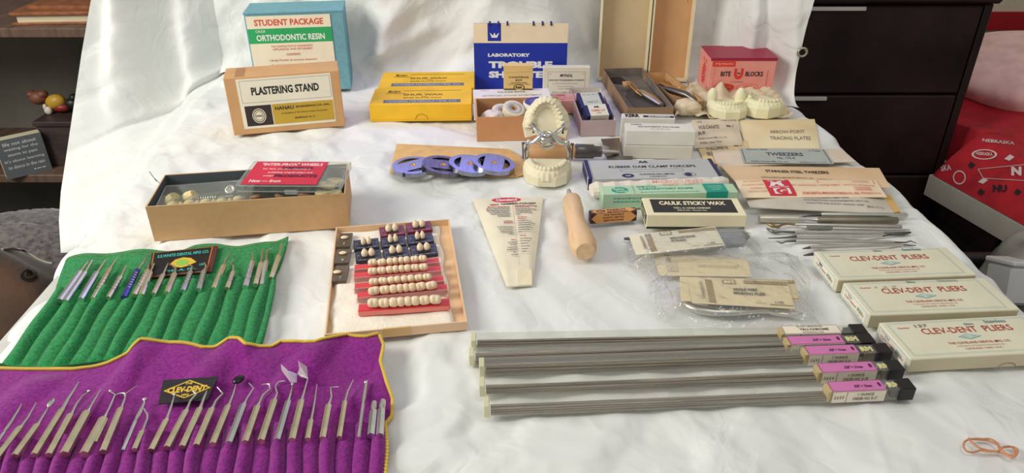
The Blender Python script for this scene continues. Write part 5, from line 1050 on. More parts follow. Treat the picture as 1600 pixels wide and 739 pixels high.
for k,(x0,y0,x1,y1,tx,ty) in enumerate([(125,128,203,208,170,146),(115,216,196,298,162,231),(103,306,182,398,130,336)]):
    L_=G(*z2(x0,y1),zc); R_=G(*z2(x1-2,y1-3),zc); B_=G(*z2(x0+10,y0),zc); dv=R_-L_; an=math.atan2(dv.y,dv.x); ln=dv.length; dp=abs((B_-L_).y)*0.94
    t=thing('shade_card','%s small smoky square with one tooth, left column of the tray'%['rear','middle','front'][k],'tooth card',L_,an,'smoky squares'); mobj('square',M().box(0,0,0,ln,dp,0.003,0,0.0004),mat('smoky_plastic',(98,82,66),0.25,var=0.1),t)
    p=G(*z2(tx,ty),zc+0.004); lc=Matrix.Rotation(-an,3,'Z')@(p-L_); m=M(); m.ell((lc.x,lc.y,0.0045),(0.0052,0.0030,0.0018),14,8,fn=lambda d_:1-0.12*abs(d_.x)); mobj('tooth',m,ivory,t)
    printed(t,*face('top',ln,dp,0.003),[('t','XNY'[k],0.52,0.22,0.12,0.14,0.03,palel),('f',0.04,0.04,0.96,0.96,0.012,gp)])

# ------------------------------------------------------------------ instrument rolls
def pl(pts,f):
    """point on a picture polyline at x-fraction f of its length"""
    S=[0]
    for p,q in zip(pts,pts[1:]): S.append(S[-1]+math.dist(p,q))
    s_=f*S[-1]
    for i in range(len(pts)-1):
        if s_<=S[i+1] or i==len(pts)-2:
            k=(s_-S[i])/(S[i+1]-S[i]); return (pts[i][0]+(pts[i+1][0]-pts[i][0])*k, pts[i][1]+(pts[i+1][1]-pts[i][1])*k)
def felt(name,rgb,rgb2): 
    return mat(name,rgb,0.95,vs=330,bump=0.7,bs=600,sheen=0.25,rgb2=rgb2,spec=0.15)
def roll(name,label,top,pock,bot,npk,mt,zf,seam,stitch,side_l,side_r,off=0.0,bulge=0.0080,mod=None):
    t=thing(name,label,'instrument roll',(0,0,0)); 
    T=lambda f:G(*pl(top,f)); Pk=lambda f:G(*pl(pock,f)); Bt=lambda f:G(*pl(bot,f))
    def side(pts,v): return G(*pl(pts,v))
    def flap(u,v):
        p=Pk(u).lerp(T(u),v)
        if side_r and u>0.9: q=side(side_r,v); k=(u-0.9)/0.1; p=p.lerp(q,k*k)
        if side_l and u<0.1: q=side(side_l,v); k=(0.1-u)/0.1; p=p.lerp(q,k*k)
        return Vector((p.x,p.y,zf(u,v)))
    m=M(); m.grid(lambda u,v:flap(u,v),150,30); m.grid(lambda u,v:(lambda p:(p.x,p.y,p.z-0.0014))(flap(1-u,v)),40,8)
    m.grid(lambda u,v:(lambda p:(p.x,p.y,0.0008))(Bt(1-u).lerp(Pk(1-u),v)),40,4); mobj('felt_back',m,mt,t)
    def pk(u,v):
        p=Bt(u).lerp(Pk(u),v); q=(u*npk)%1.0; s_=abs(math.sin(math.pi*q))**0.75; r3=0.8+0.35*math.sin(int(u*npk-1e-9)*2.3+1)
        z=0.0022+bulge*s_*r3*(0.55+0.45*v)*min(1,v/0.06)
        if mod: z+=mod(u,v)
        return Vector((p.x+0.0008*math.sin(v*9+u*20),p.y,z))
    m=M(); m.grid(lambda u,v:pk(u,v),npk*14,26); m.grid(lambda u,v:(lambda p:(p.x,p.y,max(0.0010,p.z-0.0016)))(pk(1-u,v)),npk*14,8)
    mobj('pocket_panel',m,mt,t)
    st=mat(name+'_seam',stitch,0.8)
    for k in range(1,npk):
        m=M(); pts=[pk(k/npk,v/26)+Vector((0,0,0.0004)) for v in range(0,27)]
        for i in range(26): m.tube([pts[i],pts[i].lerp(pts[i+1],0.55)],0.00028,4)
        mobj('seam',m,st,t,kind='stuff')
    return t,flap,pk
gf=felt('green_felt',(30,138,74),(14,102,50))
gtop=[(104,410),(112,404),(140,400),(183,396),(236,394),(283,394),(304,388),(342,384),(373,386),(404,384),(429,382),(452,375)]
gpk=[(86,461),(112,461),(160,458),(199,455),(226,453),(265,450),(335,443),(382,440),(413,438),(430,434)]
gbot=[(1,574),(16,579),(81,580),(129,574),(165,569),(205,566),(240,563),(330,561),(398,557)]
tg_,gflap,gpkf=roll('green_instrument_roll','green felt instrument roll with a row of dental instruments, left of the table',gtop,gpk,gbot,15,gf,lambda u,v:0.0030+0.0018*math.sin(u*23)*v+0.004*smooth(0.93,1,u)*v,None,(96,120,60),[(86,461),(96,430),(104,410)],[(430,434),(438,422),(446,400),(452,375)])
edge=mat('green_edge',(10,70,40),0.95,bump=0.5)
gb_=[gpkf(k/60,0)+Vector((0,0,0.001)) for k in range(61)]; mobj('lower_hem',M().tube(gb_,0.0016,6),edge,tg_)
m=M(); 
sp=[gflap(0.012+0.976*k/110,0.93)+Vector((0,0,0.0006)) for k in range(111)]
for i in range(0,110): m.tube([sp[i],sp[i].lerp(sp[i+1],0.6)],0.00035,4)
mobj('top_stitching',m,mat('stitch_olive',(176,168,100),0.8),tg_,kind='stuff')
m=M(); ed=[G(x,y,0.006) for x,y in ((428,430),(425,455),(418,490),(410,520),(402,545),(398,556))]; m.tube(ed,[0.0028,0.0034,0.003,0.0034,0.0036,0.002],8,flat=0.6); mobj('folded_edge',m,gf,tg_)
# sewn label on green roll
bkc=mat('label_black_satin',(26,24,28),0.5,bump=0.2); gold=mat('thread_gold',(220,180,60),0.5); tealp=mat('thread_teal',(60,180,170),0.5); mrn=mat('label_trim',(90,44,44),0.6)
def flabel(t,c4,mt,items,zz,name='sewn_label'):
    o=strip_label(t,c4,mt,None,zz,name,0.0008)
    TL,TR,BR,BL=[G(x,y,zz)-t.location for x,y in c4]
    pr=printed(o,(0,0,0),(1,0,0),(0,1,0),items,eps=0.0002,sub=True)
    for v in pr.data.vertices:
        u_,v_,l=v.co; q=BL.lerp(BR,u_).lerp(TL.lerp(TR,u_),v_); v.co=(q.x,q.y,q.z+l)
    return o
flabel(tg_,((237,395),(341,384),(331,424),(231,434)),mrn,[('r',0.05,0.06,0.90,0.97,bkc),('f',0.03,0.03,0.92,0.98,0.006,gold),('r',0.905,0,0.915,1,or_),('t','S.S.WHITE DENTAL MFG CO.',0.49,0.80,0.78,0.12,0.03,tealp),('p',[(0.30,0.42),(0.38,0.60),(0.50,0.66),(0.62,0.60),(0.72,0.42),(0.60,0.30),(0.50,0.26),(0.40,0.30)],gold),('e',0.5,0.45,0.10,0.12,mat('thread_lime',(140,190,80),0.5)),('t','PHILA. PA.',0.5,0.17,0.5,0.09,0.03,tealp),('t','USA',0.82,0.30,0.09,0.08,0.03,tealp)],0.0062)
pf=felt('purple_felt',(138,32,130),(108,16,104))
ptop=[(-60,583),(0,580),(43,581),(116,581),(150,577),(172,574),(205,565.6),(226,551),(269,551),(320,559),(337,557),(362,549),(379,553),(388,561),(427,555.5),(441,547.5),(495,555.5),(543,539),(566,547),(594,540)]
ppk=[(-60,703),(8,699),(35,696),(172,691),(242,685),(311,680),(441,674),(569,669),(604,666)]
pbot=[(-120,850),(300,842),(604,838)]
def pzf(u,v):
    return 0.0024+0.0075*smooth(0.30,0.42,u)*smooth(0.4,1,v)+0.0036*(math.sin(u*44+v*3)*0.5+0.5)*smooth(0.36,0.5,u)*v+0.0045*max(0,math.sin(u*29-v*6+1))*smooth(0.1,0.3,v)*(1-smooth(0.75,0.98,v)*(1-smooth(0.3,0.42,u)))
tp_,pflap,ppkf=roll('purple_instrument_roll','purple felt instrument roll with yellow stitched border nearest the camera at left',ptop,ppk,pbot,26,pf,pzf,None,(110,20,104),None,[(604,666),(613,655),(614,629),(605,609),(596,581),(601,555),(594,539)])
ylw=mat('thread_yellow',(228,190,70),0.7,var=0.08,bump=0.6,bs=400)
bd=[pflap(k/240,1.0)+Vector((0,0,0.0010)) for k in range(241)]
bd2=[pflap(1.0,1-k/60)+Vector((0,0,0.0010)) for k in range(61)]+[ppkf(1,1-k/30)+Vector((0,0,0.002)) for k in range(31)]
m=M(); m.tube(bd,0.0016,6,flat=0.8); m.tube(bd2,0.0016,6,flat=0.8); mobj('stitched_border',m,ylw,tp_)
m=M()
for L_ in (bd,bd2):
    S_=0
    for i in range(len(L_)-1):
        dv=(L_[i+1]-L_[i]); nn=max(1,int(dv.length/0.0022))
        for q in range(nn):
            p=L_[i].lerp(L_[i+1],q/nn); tn=dv.normalized(); sd=Vector((-tn.y,tn.x,0))*0.0030; m.tube([p-sd*0.5+Vector((0,0,0.0011)),p+sd*0.5+tn*0.0008+Vector((0,0,0.0011))],0.00038,4,cap=False)
mobj('overlock_thread',m,mat('thread_yellow_light',(242,212,110),0.7),tp_,kind='stuff')
flabel(tp_,((255,594),(341,588),(324,625),(247,631)),mat('label_black',(36,30,36),0.7,bump=0.3),[('p',[(0.05,0.52),(0.5,0.14),(0.96,0.52),(0.5,0.92)],gold),('p',[(0.10,0.52),(0.5,0.19),(0.91,0.52),(0.5,0.87)],mat('label_black',(36,30,36),0.7)),('t','CLEV-DENT',0.5,0.52,0.74,0.25,0.05,gold),('t','THE',0.5,0.77,0.14,0.09,0.04,gold),('t','MFG',0.5,0.28,0.14,0.09,0.04,gold)],0.0120)

# instruments in the rolls
hexg=mat('handle_nickel_warm',(236,226,190),0.34,1.0,var=0.06,vs=60,stretch=(1,1,1)); hexs=mat('handle_nickel',(226,226,224),0.3,1.0,var=0.05); violet=mat('handle_violet',(96,88,176),0.3,0.8)
def tool(label,pts,rh,mh,z,group,hn=6,nh=2,rs=0.0011,tip='point',ribs=0,zt=None,name='dental_instrument',drop_=0.0):
    """pts[0..nh-1] handle from inside the pocket, the rest is shank and tip, all picture points lying at height z"""
    n=len(pts); P_=[G(x,y,z+rh*0+(0.0 if zt is None else (zt-z)*i/(n-1))) for i,(x,y) in enumerate(pts)]
    back=P_[0]+(P_[0]-P_[1]).normalized()*0.012; hp=[back]+P_[:nh]; o=P_[0]; of=(o.x,o.y,o.z)
    t=thing(name,label,'dental instrument',o,0,group)
    m=M()
    m.tube([Vector(p) for p in hp]+[P_[nh-1]+(P_[nh]-P_[nh-1]).normalized()*0.0012],[rh]*(nh+1)+[rh*0.72],hn,sm=False)
    mobj('handle',m,mh,t,of)
    if ribs:
        for k in range(ribs):
            p=P_[0].lerp(P_[nh-1],0.1+0.8*k/ribs); dv=(P_[nh-1]-P_[0]).normalized(); m=M(); m.tube([p-dv*0.0006,p+dv*0.0006],rh*1.12,8); mobj('grip_ring',m,chrome,t,of)
    sh=P_[nh-1:]; d0=(sh[1]-sh[0]); q0=sh[0]; mid=q0+d0.normalized()*min(0.006,d0.length*0.5)
    path=[q0,mid]+sh[1:]; rads=[rh*0.66,max(rs*1.15,rh*0.34)]+[rs*(1-(0.62 if tip!='stub' else 0.15)*(i/(max(1,len(sh)-2)))) for i in range(len(sh)-1)]
    m=M(); m.tube(path,rads,8)
    if tip=='ball': m.ell(path[-1],(rs*1.35,)*3,10,8)
    if tip=='spat':
        dv=(path[-1]-path[-2]).normalized(); m.tube([path[-1],path[-1]+dv*0.003,path[-1]+dv*0.008,path[-1]+dv*0.010],[rs*0.6,rs*2.6,rs*2.4,rs*1.2],8,flat=0.35)
    mobj('shank',m,steel,t,of); return t
def Z4(L): return [(x/3.7125,540+y/3.7125) for x,y in L]
def Z5(L): return [(300+x/3.535,530+y/3.535) for x,y in L]
PT=[(Z4([(0,540),(20,510),(60,450),(100,385),(125,340)]),'thin probe at the far left',0.0014,hexs,'point'),
(Z4([(35,585),(115,480),(160,420),(185,375),(210,330)]),'straight tip, next to the far left probe',0,hexg,'point'),
(Z4([(135,575),(215,465),(255,400),(280,355)]),'flat spatula tip, pale handle',0,hexg,'spat'),
(Z4([(240,570),(360,375),(395,310),(430,255),(455,212)]),'long brass toned handle and stout straight shank',0,hexg,'point'),
(Z4([(320,570),(410,405),(445,335),(480,290),(515,265)]),'tip bent gently to the right with a rounded end',0,hexg,'ball'),
(Z4([(410,565),(505,390),(545,320),(585,250)]),'broad brass toned handle and straight pointed shank',0,hexg,'point'),
(Z4([(525,565),(600,428),(635,360),(668,285),(640,265)]),'doubled handle and short hook turned left',0,hexg,'ball'),
(Z4([(625,552),(700,370),(722,315),(730,278),(795,232)]),'shank crooked to the right ending in a long point',0,hexg,'point'),
(Z4([(740,545),(785,440),(830,350),(840,315)]),'plain rod with a knob at the top',0.0016,hexs,'ball'),
(Z4([(808,540),(825,500),(855,425),(855,400),(830,360),(826,335)]),'short handle and loop-bent shank beside the knobbed rod',0,hexg,'point'),
(Z4([(915,535),(965,435),(990,365),(1012,285)]),'blunt tip before the left corner of the label',0,hexg,'ball'),
(Z4([(1005,525),(1080,382),(1105,320),(1140,280),(1112,262)]),'hook over the left half of the label',0,hexg,'point'),
(Z4([(1090,520),(1160,368),(1185,300),(1200,262)]),'straight shank over the right half of the label',0,hexg,'point'),
(Z5([(52,525),(110,388),(132,340),(170,300),(140,265)]),'angular hook just right of the sewn label',0,hexg,'point'),
(Z5([(140,520),(200,372),(225,310),(245,240)]),'dark oval tip',0,hexg,'ball'),
(Z5([(228,515),(285,365),(305,325),(340,272),(315,243)]),'tip curled back to the left above a broad handle',0,hexs,'point'),
(Z5([(315,510),(362,375),(390,310),(430,277),(428,247),(385,250)]),'square hook bent to the left',0,hexg,'point'),
(Z5([(402,505),(455,342),(470,300),(458,262),(478,236),(515,229)]),'deep S shaped hook, dark handle',0,hexg,'point'),
(Z5([(488,500),(532,347),(545,300),(555,250)]),'short straight blunt tip under the plastic shard',0,hexs,'ball'),
(Z5([(568,498),(605,342),(620,290),(640,218),(600,197)]),'long shank topped by a plastic sleeve',0,hexg,'point'),
(Z5([(650,494),(658,450),(672,380),(690,250)]),'very slim needle tip on a short handle',0,hexg,'point'),
(Z5([(733,490),(755,368),(770,320),(764,268),(812,262)]),'tip bent at a right angle to the right',0,hexg,'point'),
(Z5([(823,485),(845,347),(860,290),(892,222)]),'fine thin point leaning right',0,hexg,'point'),
(Z5([(928,485),(945,360),(962,240)]),'slim plain tapered rod near the right border',0.0016,hexs,'ball'),
(Z5([(995,475),(1003,400),(1006,350)]),'left one of the two round capped stubs',0,hexs,'stub'),
(Z5([(1042,475),(1048,392),(1054,340)]),'right one of the two round capped stubs',0,hexs,'stub')]
for k,(pts,lb,rh,mh,tip) in enumerate(PT):
    r0=rh or 0.0029; r0*= (1,1,1,1,1,1.25,1.3,1,1,0.8,0.9,1,1,1,1,1.05,1.05,1.1,1.0,1.05,0.8,1,0.8,1,1.15,1.15)[k]
    if tip=='stub':
        t=tool('dental instrument in the purple roll, '+lb,pts,r0,mh,0.0100,'instruments in the purple roll',rs=0.0026,tip='stub'); continue
    rs=0.0011 if not rh else rh
    t=tool('dental instrument in the purple roll, '+lb,pts,r0,mh,0.0100,'instruments in the purple roll',rs=rs if k!=3 else 0.0017,tip=tip,hn=6 if not rh else 8,zt=0.0165 if k in (10,11,12,13) else None)
    if k==14:
        p=G(*Z5([(257,222)])[0],0.0105)-t.location; m=M(); m.ell(p,(0.0045,0.0060,0.0022),14,8,mtx=Matrix.Rotation(R(-30),3,'Z')); mobj('mirror_head',m,mat('dark_rubber',(24,20,26),0.3),t)
    if k==6: 
        m=M(); q_=[G(x,y,0.0095)-t.location for x,y in Z4([(548,565),(612,430)])]; m.tube(q_,0.0026,6,sm=False); mobj('second_handle',m,hexg,t)
    if k==7:
        m=M(); m.tube([G(x,y,0.010)-t.location for x,y in Z4([(728,300),(726,278),(700,276),(672,285)])],[0.0011,0.001,0.0009,0.0006],8); mobj('second_tip',m,steel,t)
film=clear('thin_film',(0.97,0.96,0.95),0.10,0.14,1.1,0.5,120)
for lb,pts in (('clear plastic shard lying above the purple roll pockets, left of the pair',[(490,135),(512,165),(560,205),(580,190),(578,235),(548,240),(520,205),(495,170)]),('clear plastic sleeve on an instrument tip, right of the pair',[(585,115),(635,150),(640,215),(600,205),(582,190),(592,160)])):
    c=[G(x,y,0.0145+0.001*(i%3)) for i,(x,y) in enumerate(Z5(pts))]; o=c[0]; m=M(); n=len(c); cc=sum(c,Vector())/n+Vector((0,0,0.004)); vs=[p-o for p in c]+[cc-o]; m.add(vs,[(i,(i+1)%n,n) for i in range(n)]); m.add([p-Vector((0,0,0.0008)) for p in vs],[((i+1)%n,i,n) for i in range(n)])
    t=thing('plastic_shard',lb,'plastic',o,0,'plastic shards'); mobj('film',m,clear('shard_film',(0.98,0.94,0.96),0.30,0.10,1.2),t)
def Z2(L): return [(x/3.2125,360+y/3.2125) for x,y in L]
def Z3(L): return [(180+x/3.2138,360+y/3.2138) for x,y in L]
GT=[(Z2([(322,322),(400,212),(438,160),(430,150)]),'first pocket, upper handle with curled tip',hexs,0,1.1),(Z2([(350,326),(425,215),(462,150)]),'first pocket, lower handle with straight tip',hexs,0,1.1),
(Z2([(425,316),(485,215),(528,150)]),'second pocket, smooth rounded handle with straight tip',hexs,0,1.1),(Z2([(485,314),(550,195),(572,160),(587,135)]),'third pocket, cross ribbed handle',hexg,6,1.0),
(Z2([(562,308),(605,235),(632,180)]),'fourth pocket, short ribbed handle with needle tip',hexg,4,0.9),(Z2([(638,305),(690,200),(715,165),(750,112)]),'fifth pocket, violet ribbed handle',violet,7,1.0),
(Z2([(690,296),(740,202),(745,172),(732,158)]),'sixth pocket, ribbed handle with hooked tip',hexg,5,1.0),(Z3([(143,298),(175,215),(195,168)]),'sixth pocket, plain handle, straight tip',hexg,0,1.1),
(Z3([(208,290),(240,225),(252,195),(266,162)]),'seventh pocket, slim handle, straight tip',hexg,0,0.9),(Z3([(272,286),(298,222),(302,190),(276,168)]),'eighth pocket, hook over the gold emblem',hexg,0,1.1),
(Z3([(352,276),(378,212),(387,182),(363,168)]),'ninth pocket, short ribbed handle, hook over the label',hexs,4,1.0),(Z3([(428,269),(445,208),(456,182),(447,160)]),'tenth pocket, hooked tip at the right of the label',hexs,4,1.0),
(Z3([(508,266),(545,182),(552,148),(577,122),(562,104)]),'eleventh pocket, large curled hook beyond the label',hexg,0,1.15),(Z3([(573,263),(592,212),(594,182),(578,162),(598,150)]),'twelfth pocket, small bent hook',hexg,3,0.95),
(Z3([(662,256),(688,163),(692,130),(683,103)]),'thirteenth pocket, ribbed plain handle with bent tip',hexs,3,1.15),(Z3([(712,246),(732,168),(740,95)]),'fourteenth pocket, left handle with straight tip',hexg,0,1.0),
(Z3([(743,248),(758,160),(762,102),(792,86)]),'fourteenth pocket, right handle with tip hooked right',hexs,0,1.0),(Z3([(792,212),(820,130),(836,68)]),'last pocket at the right, long straight tip',hexg,0,0.9)]
for k,(pts,lb,mh,ribs,sc_) in enumerate(GT):
    tool('dental instrument in the green roll, '+lb,pts,0.0030*sc_,mh,0.0085,'instruments in the green roll',rs=0.0012,ribs=ribs,hn=8)

# ------------------------------------------------------------------ plier boxes
pbx=mat('card_parchment',(226,220,194),0.6,var=0.02,bump=0.05); pbs=mat('card_parchment_base',(206,194,164),0.65,var=0.03); brick=mat('print_brick',(176,62,46),0.6); tlb=mat('print_tealblue',(110,176,184),0.6); pen=mat('pen_blue',(60,120,140),0.5); peng=mat('pen_green',(70,180,150),0.5); lb_=mat('label_paleivory',(238,232,214),0.6); ghost=mat('ink_ghost',(150,172,164),0.6)
S1=fit((1303.6,458),434,(1528,426),(1271,390)); S2=fit((1352.7,514),490.5,(1594.6,481.6),(1317,440)); S3=fit((1415,584),556,(1600,546.5),(1370.5,499))
for k,(S_,lb) in enumerate(((S1,'rearmost of the three cream plier boxes, beside the row of steel instruments'),(S2,'middle one of the three cream plier boxes'),(S3,'front one of the three cream plier boxes, thumb notch in its side'))):
    A,ang,a,d,h=S_; 
    if k==2: a=S2[2]*1.01
    h=min(h,0.017); d=min(d,0.070)
    t=thing('plier_box',lb,'box',A,ang,'cream plier boxes')
    mobj('base',M().box(0.0012,0.0012,0,a-0.0012,d-0.0012,h-0.002,0,0.0006),pbs,t); mobj('lid',M().box(0,0,0.0022,a,d,h,0,0.0009),[pbx],t)
    mobj('side_band',M().box(0.001,-0.0003,0.0025,a-0.001,0.0001,h-0.0015),pbs,t)
    if k==2: m=M(); m.tube([(a*0.62+0.008*math.cos(q),-0.0004,0.0024+0.004*math.sin(q)) for q in [math.pi*j/12 for j in range(13)]],0.0005,5); mobj('thumb_notch',m,mat('notch_tan',(150,132,100),0.8),t)
    its=[('f',0.035,0.06,0.93,0.95,0.0016,tlb),('f',0.043,0.09,0.922,0.92,0.0012,tlb),('t','Number',0.12,0.80,0.075,0.045,0.01,brick),('t','CLEV-DENT  PLIERS',0.50,0.68,0.58,0.16,0.012,brick),
        ('p',[(0.40,0.49),(0.47,0.56),(0.55,0.49),(0.47,0.42)],tlb),('p',[(0.415,0.49),(0.47,0.54),(0.535,0.49),(0.47,0.44)],pbx),('t','CLEV-DENT',0.475,0.49,0.09,0.035,0.03,tlb),
        ('t','THE CLEVELAND DENTAL MFG. CO.',0.50,0.33,0.39,0.055,0.01,brick),('t','A Division of Cavitron Ultrasonics, Inc.',0.49,0.245,0.30,0.035,0.005,brick),('t','CLEVELAND, OHIO, U.S.A.',0.49,0.17,0.23,0.045,0.005,brick),
        ('t','Slim',0.46 if k<2 else 0.54,0.93 if k<2 else 0.82,0.06,0.06,0.01,pen),('t','Stainless',0.72,0.94 if k<2 else 0.86,0.14,0.08,0.01,pen if k!=1 else ghost)]
    if k==2: its+=[('t','137',0.235,0.83,0.08,0.08,0.01,grey)]
    if k==1: its+=[('t','1 3 7',0.26,0.80,0.15,0.05,0.01,ghost)]
    printed(t,*face('top',a,d,h),its)
    sl=slab(t,*face('left',a,d,h,0.06,0.12,0.94,0.95),lb_,[('f',0.02,0.04,0.98,0.96,0.006,tlb),('t','Number',0.2,0.82,0.22,0.08,brick),('t','CLEV-DENT PLIERS',0.5,0.45,0.8,0.17,0.01,brick),('t','137' if k else '1',0.32,0.70,0.14,0.2,0.01,pen),('t','Slim',0.74,0.62,0.2,0.18,0.01,peng)]+([('t','THE CLEVELAND DENTAL MFG. CO.',0.5,0.16,0.8,0.07,peng)]),'end_label')

# ------------------------------------------------------------------ loose steel instruments
def Z6(L): return [(1170+x/5.517,320+y/5.517) for x,y in L]
satin=mat('satin_steel',(206,202,192),0.36,1.0,var=0.05); beig=mat('satin_handle',(206,200,182),0.42,0.8,var=0.04)
def inst(label,parts,z=0.0035,rings=None,name='dental_instrument'):
    o=None; t=None
    for nm,pts,rad,mt in parts:
        P_=[G(x,y,z) for x,y in Z6(pts)]
        if t is None: o=Vector((P_[0].x,P_[0].y,0.0005)); t=thing(name,label,'dental instrument',o,0,'loose steel instruments'); of=tuple(o)
        m=M(); m.tube(P_,rad,12 if max(rad)>0.002 else 8); mobj(nm,m,mt,t,of)
    if rings:
        for (x0,x1,y,n,r_) in rings:
            for k in range(n):
                x=x0+(x1-x0)*k/(n-1); p=G(*Z6([(x,y)])[0],z); m=M(); m.tube([p-Vector((0.0007,0,0)),p+Vector((0.0007,0,0))],r_,10); mobj('grip_ring',m,chrome,t,of)
    return t
mm=0.001
inst('thick pale handle at the left of the row, rearmost, joined to a dull grey cylinder',[('handle',[(88,120),(96,120),(300,122),(420,123)],[4.6*mm,5.0*mm,5.2*mm,4.8*mm],beig),('neck',[(418,123),(500,124),(600,132)],[4.4*mm,2.2*mm,2.6*mm],steel),('barrel',[(590,132),(620,133),(1270,136),(1280,136)],[3.2*mm,4.5*mm,4.5*mm,4.0*mm],mat('satin_grey',(150,142,124),0.45,0.9,var=0.08))],0.0055)
inst('slim grey rod with tapered left tip, behind the thick grey cylinder',[('tip',[(430,104),(520,96),(620,86)],[0.6*mm,1.2*mm,2.6*mm],steeld),('rod',[(620,86),(650,86),(1350,93),(1362,93)],[2.6*mm,3.3*mm,3.3*mm,2.9*mm],satin)],0.0058)
inst('instrument with brownish curved tip and slim grey rod, third from the rear',[('tip',[(160,163),(200,180),(250,190),(290,172),(330,165),(400,170)],[1.2*mm,2.4*mm,1.8*mm,1.2*mm,1.1*mm,1.6*mm],mat('tip_bronze',(150,124,84),0.35,0.9)),('rod',[(395,170),(420,172),(1305,190),(1316,190)],[1.7*mm,2.3*mm,2.7*mm,2.2*mm],satin)],0.0050)
inst('instrument with finely knurled grip and long slender rod, fourth from the rear',[('neck',[(430,190),(470,192),(500,194)],[0.9*mm,1.1*mm,1.6*mm],chrome),('knurled_grip',[(495,194),(510,195),(705,203),(718,203)],[1.8*mm,2.6*mm,2.6*mm,2.0*mm],mat('knurl_steel',(150,148,142),0.4,1.0,bump=1.0,bs=2500)),('rod',[(715,203),(760,205),(1300,216),(1386,218)],[1.5*mm,2.0*mm,1.7*mm,0.8*mm],satin)],0.0040)
inst('double ended instrument with two bright ribbed grips',[('left_tip',[(155,205),(185,222),(225,236),(280,232),(400,236)],[0.8*mm,1.9*mm,2.3*mm,1.2*mm,1.9*mm],steeld),('rod',[(395,236),(600,238),(1080,239),(1160,239)],[1.9*mm,2.1*mm,2.1*mm,1.6*mm],satin),('right_tip',[(1155,239),(1230,250),(1330,248),(1395,238)],[1.3*mm,1.8*mm,2.6*mm,1.2*mm],steeld)],0.0036,[(408,582,237,11,2.5*mm),(905,1075,239,10,2.5*mm)])
inst('double ended probe with straight needle left tip, under the ribbed one',[('left_tip',[(168,288),(250,287),(330,282),(410,272)],[0.5*mm,0.9*mm,1.2*mm,2.0*mm],steeld),('rod',[(405,272),(440,270),(1120,272),(1150,271)],[1.9*mm,2.3*mm,2.2*mm,1.5*mm],steel),('right_tip',[(1145,271),(1210,262),(1270,256)],[1.3*mm,0.9*mm,0.5*mm],steeld)],0.0034)
inst('double ended explorer with zigzag tips at both ends',[('left_tip',[(235,312),(285,331),(320,316),(410,312)],[0.5*mm,1.1*mm,0.9*mm,1.6*mm],steeld),('rod',[(405,312),(440,311),(1220,322),(1250,322)],[1.7*mm,2.2*mm,2.1*mm,1.4*mm],satin),('right_tip',[(1245,322),(1350,325),(1395,312),(1445,330)],[1.1*mm,0.9*mm,0.8*mm,0.4*mm],steeld)],0.0033)
inst('double ended instrument partly under the rearmost plier box',[('left_tip',[(465,378),(530,368)],[0.7*mm,2.0*mm],steeld),('rod',[(525,368),(560,366),(1300,344),(1330,345)],[2.0*mm,2.4*mm,1.9*mm,1.3*mm],satin),('right_tip',[(1325,345),(1400,352),(1442,350)],[1.1*mm,0.8*mm,0.4*mm],steeld)],0.0030)
inst('nearly hidden instrument whose tip shows left of the rearmost plier box',[('tip',[(470,436),(500,432),(552,424)],[0.6*mm,1.4*mm,2.2*mm],steeld)],0.0030)

